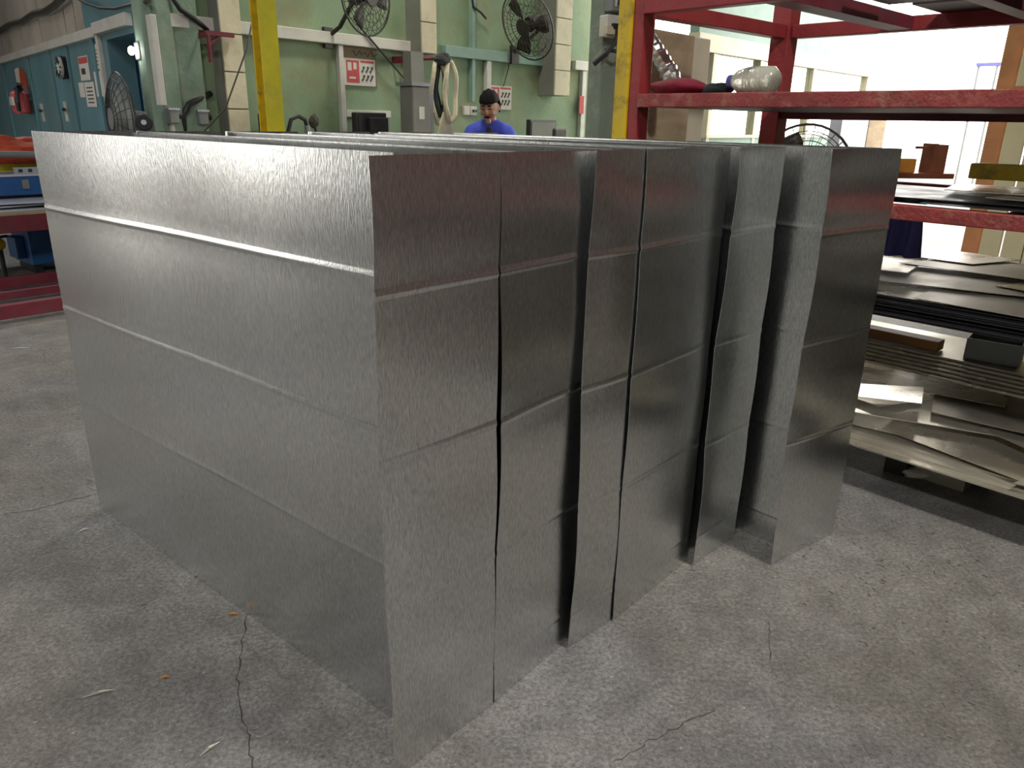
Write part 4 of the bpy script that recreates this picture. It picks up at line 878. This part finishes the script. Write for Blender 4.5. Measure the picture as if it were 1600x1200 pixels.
ed = [(nm.index(a), nm.index(b_)) for a, b_ in E_]
hands = B()
for sx in (-1, 1):
    w_ = Vector(J['wl' if sx < 0 else 'wr'])
    pb = B().blob((0, 0, 0), (.038, .045, .016), 14, 8); hands.add([tuple(Vector(v)+w_+Vector((0, -.055, -.008))) for v in pb.v], pb.f)
    for k, ln in enumerate((.062, .072, .068, .052)):
        fx = (-.027+.018*k); hands.tube([w_+Vector((fx, -.085, -.005)), w_+Vector((fx*1.15, -.085-ln*.5, -.006)), w_+Vector((fx*1.2, -.085-ln, -.022))], [.0085, .008, .007], 8)
    hands.tube([w_+Vector((-sx*.03, -.04, -.006)), w_+Vector((-sx*.055, -.075, -.012)), w_+Vector((-sx*.055, -.105, -.018))], [.011, .0095, .008], 8)
ex = B(); ex.add(head.v, head.f); ex.add(hands.v, hands.f)
body = skin_mesh('body', [J[k] for k in nm], ed, [RD_[k]*.9 for k in nm], ex, .0075, 'skin', 3); body.parent = MAN
# shirt: torso and sleeves a little larger than the body, open at the neck
sv = ['waist', 'chest', 'neck0', 'sl', 'el', 'sr', 'er']; SJ = {k: Vector(J[k]) for k in sv}
SJ['wl'] = Vector(J['el']).lerp(Vector(J['wl']), .75); SJ['wr'] = Vector(J['er']).lerp(Vector(J['wr']), .75); SJ['hem'] = Vector((0, .29, .78)); SJ['neck0'] = Vector((0, .11, sh_z+.02)); SJ['collar'] = Vector((0, .095, sh_z+.06))
sn = list(SJ); se = [('hem', 'waist'), ('waist', 'chest'), ('chest', 'neck0'), ('neck0', 'collar'), ('neck0', 'sl'), ('sl', 'el'), ('el', 'wl'), ('neck0', 'sr'), ('sr', 'er'), ('er', 'wr')]
SR_ = dict(waist=.150, chest=.158, neck0=.095, sl=.082, el=.065, wl=.05, sr=.082, er=.065, wr=.05, hem=.155, collar=.064)
yoke = B().blob((0, .15, sh_z-.12), (.20, .13, .17), 20, 14)
shirt = skin_mesh('shirt', [tuple(SJ[k]) for k in sn], [(sn.index(a), sn.index(b_)) for a, b_ in se], [SR_[k] for k in sn], yoke, .010, 'shirt', 3); shirt.parent = MAN
tv = ['pel', 'hl', 'kl', 'al', 'hr', 'kr', 'ar']; te = [('pel', 'hl'), ('hl', 'kl'), ('kl', 'al'), ('pel', 'hr'), ('hr', 'kr'), ('kr', 'ar')]
trs = skin_mesh('trousers', [J[k] for k in tv], [(tv.index(a), tv.index(b_)) for a, b_ in te], [RD_[k]*1.25 for k in tv], None, .012, 'navy', 2); trs.parent = MAN
hr = B()
hb = B().blob((0, 0, 0), (.088, .108, .136), 34, 24, lambda d: 1+.035*math.sin(d.x*14+d.z*9)+.05*max(0, d.z)); keep = []
vv = [Vector(v) for v in hb.v]
for f in hb.f:
    c = sum((vv[i] for i in f), Vector())/4
    if c.z > .050 or (c.y > .012 and c.z > -.05): keep.append(f)
hr.add([tuple(hd(Vector(v)+Vector((0, .004, .006)))) for v in hb.v], keep)
o = hr.build('hair', 'hair', MAN, smooth=True); md = o.modifiers.new('thickness', 'SOLIDIFY'); md.thickness = .014; md.offset = 0
g = B()
for sx in (-1, 1): g.tube([hd((0, -.103, -.050)), hd((sx*.018, -.100, -.052)), hd((sx*.034, -.090, -.060))], [.007, .007, .003], 7)
g.build('moustache', 'hair', MAN, smooth=True)
for sx in (-1, 1):
    B().tube([hd((sx*.012, -.100, .042)), hd((sx*.03, -.097, .048)), hd((sx*.048, -.086, .042))], [.005, .0055, .003], 6).build('eyebrow', 'hair', MAN, smooth=True)
    B().tube([hd((sx*.016, -.101, .020)), hd((sx*.03, -.098, .018)), hd((sx*.044, -.090, .021))], [.0022, .004, .0022], 6).build('eye', 'darkprint', MAN, smooth=True)
B().tube([hd((-.0, -.06, -.15)), Vector((0, .0, sh_z+.0)), Vector((0, -.02, sh_z-.06))], [.02, .03, .012], 8).build('undershirt', 'navy', MAN)
t = thing('stool', 'high grey stool under the man at the bench', 'stool', (hq.x, hq.y+.30, 0), 0)
B().tube([(0, 0, .54), (0, 0, .575)], .17, 20).build('seat', 'black', t)
for k in range(4): B().tube([(.1*math.cos(k*1.571+.8), .1*math.sin(k*1.571+.8), .54), (.19*math.cos(k*1.571+.8), .19*math.sin(k*1.571+.8), 0)], .014, 7).build('leg', 'greymetal', t)
t = thing('small_table', 'small table in front of the man, hidden behind the ducts', 'table', (hq.x, hq.y-.45, 0), 0)
B().ext(-.36, .36, -.2, .3, .93, .965).build('table_top', 'greymetal', t, bevel=.004)
for sx in (-.32, .32):
    for y in (-.16, .26): B().ext(sx-.025, sx+.025, y-.025, y+.025, 0, .93).build('leg', 'greymetal', t)

# ------------------------------------------------------------------ floor litter
rnd = random.Random(77); g = B()
for i in range(620):
    if i < 430: x, y = rnd.uniform(.9, 2.4), rnd.uniform(.7, 2.5)
    else: x, y = rnd.uniform(-2.6, 2.4), rnd.uniform(.5, 3.6)
    if i < 430 and (x*.73+y*.68 > 2.62 or x*.73+y*.68 < 1.75) and rnd.random() < .75: continue
    L_ = rnd.uniform(.006, .020); a = rnd.uniform(0, 6.28); c = rnd.uniform(-.006, .006); r_ = rnd.uniform(.0007, .0016)
    d = Vector((math.cos(a), math.sin(a), 0)); n = Vector((-d.y, d.x, 0)); p = Vector((x, y, .0012))
    g.tube([p-d*L_*.5, p+n*c+Vector((0, 0, rnd.uniform(0, .003))), p+d*L_*.5], r_, 4)
g.build('metal_swarf', mat('dull_swarf', (.22, .21, .19), .5, .5, .5, 3), None, kind='stuff', label='fine metal swarf and grit scattered over the concrete', category='debris')
for i, (px, py, L_, a, mt) in enumerate(((155, 1085, .07, 25, 'brightzinc'), (258, 1060, .02, 20, 'amber'), (328, 1172, .05, 55, 'brightzinc'), (365, 961, .03, 5, 'amber'), (132, 829, .03, 40, 'paper'), (32, 545, .10, 10, 'paper'), (308, 900, .03, 80, 'cardboard'))):
    q = onz(px, py, 0); nm_ = ['thin bright metal sliver on the floor, lower left', 'tiny tan chip on the floor right of the long sliver', 'bright bent sliver at the lower edge left of the ducts', 'thin tan splinter on the floor beside the broad duct side', 'white scrap on the floor left of the ducts', 'crumpled white scrap on the floor by the maroon trestle', 'brown chip at the foot of the broad duct side'][i]
    B().tube([(-L_/2, 0, .003), (0, .002, .005), (L_/2, 0, .003)], [.0015, .0035, .001], 5).build('floor_scrap', mt, None, q, R(a), label=nm_, category='scrap')

# cracks in the concrete: narrow dark grooves with ragged edges
crk = mat('crack_dirt', (.06, .055, .05), .9, 0, .3, 30); rnd = random.Random(9); FL = bpy.data.objects['floor']
for pts, w_ in ((((388, 955), (378, 1010), (372, 1060), (376, 1110), (392, 1160), (396, 1215)), .004), (((1118, 1108), (1062, 1135), (1030, 1150), (990, 1175), (950, 1195)), .003), (((0, 806), (60, 795), (110, 782), (152, 771)), .004), (((1204, 968), (1202, 1000), (1206, 1040)), .003)):
    W_ = [onz(*p, 0) for p in pts]; P = []
    for a, b_ in zip(W_[:-1], W_[1:]):
        for k in range(6): P.append(a.lerp(b_, k/6)+Vector((rnd.uniform(-.005, .005), rnd.uniform(-.005, .005), 0)))
    g = B(); vs = []
    for i, p in enumerate(P):
        d = (P[min(i+1, len(P)-1)]-P[max(i-1, 0)]).normalized(); n = Vector((-d.y, d.x, 0)); hw = w_*rnd.uniform(.15, .6)*(1 if 0 < i < len(P)-1 else .1)
        vs += [p+n*hw+Vector((0, 0, .0006)), p-n*hw+Vector((0, 0, .0006))]
    g.add(vs, [(2*i, 2*i+1, 2*i+3, 2*i+2) for i in range(len(P)-1)]).build('crack', crk, FL)
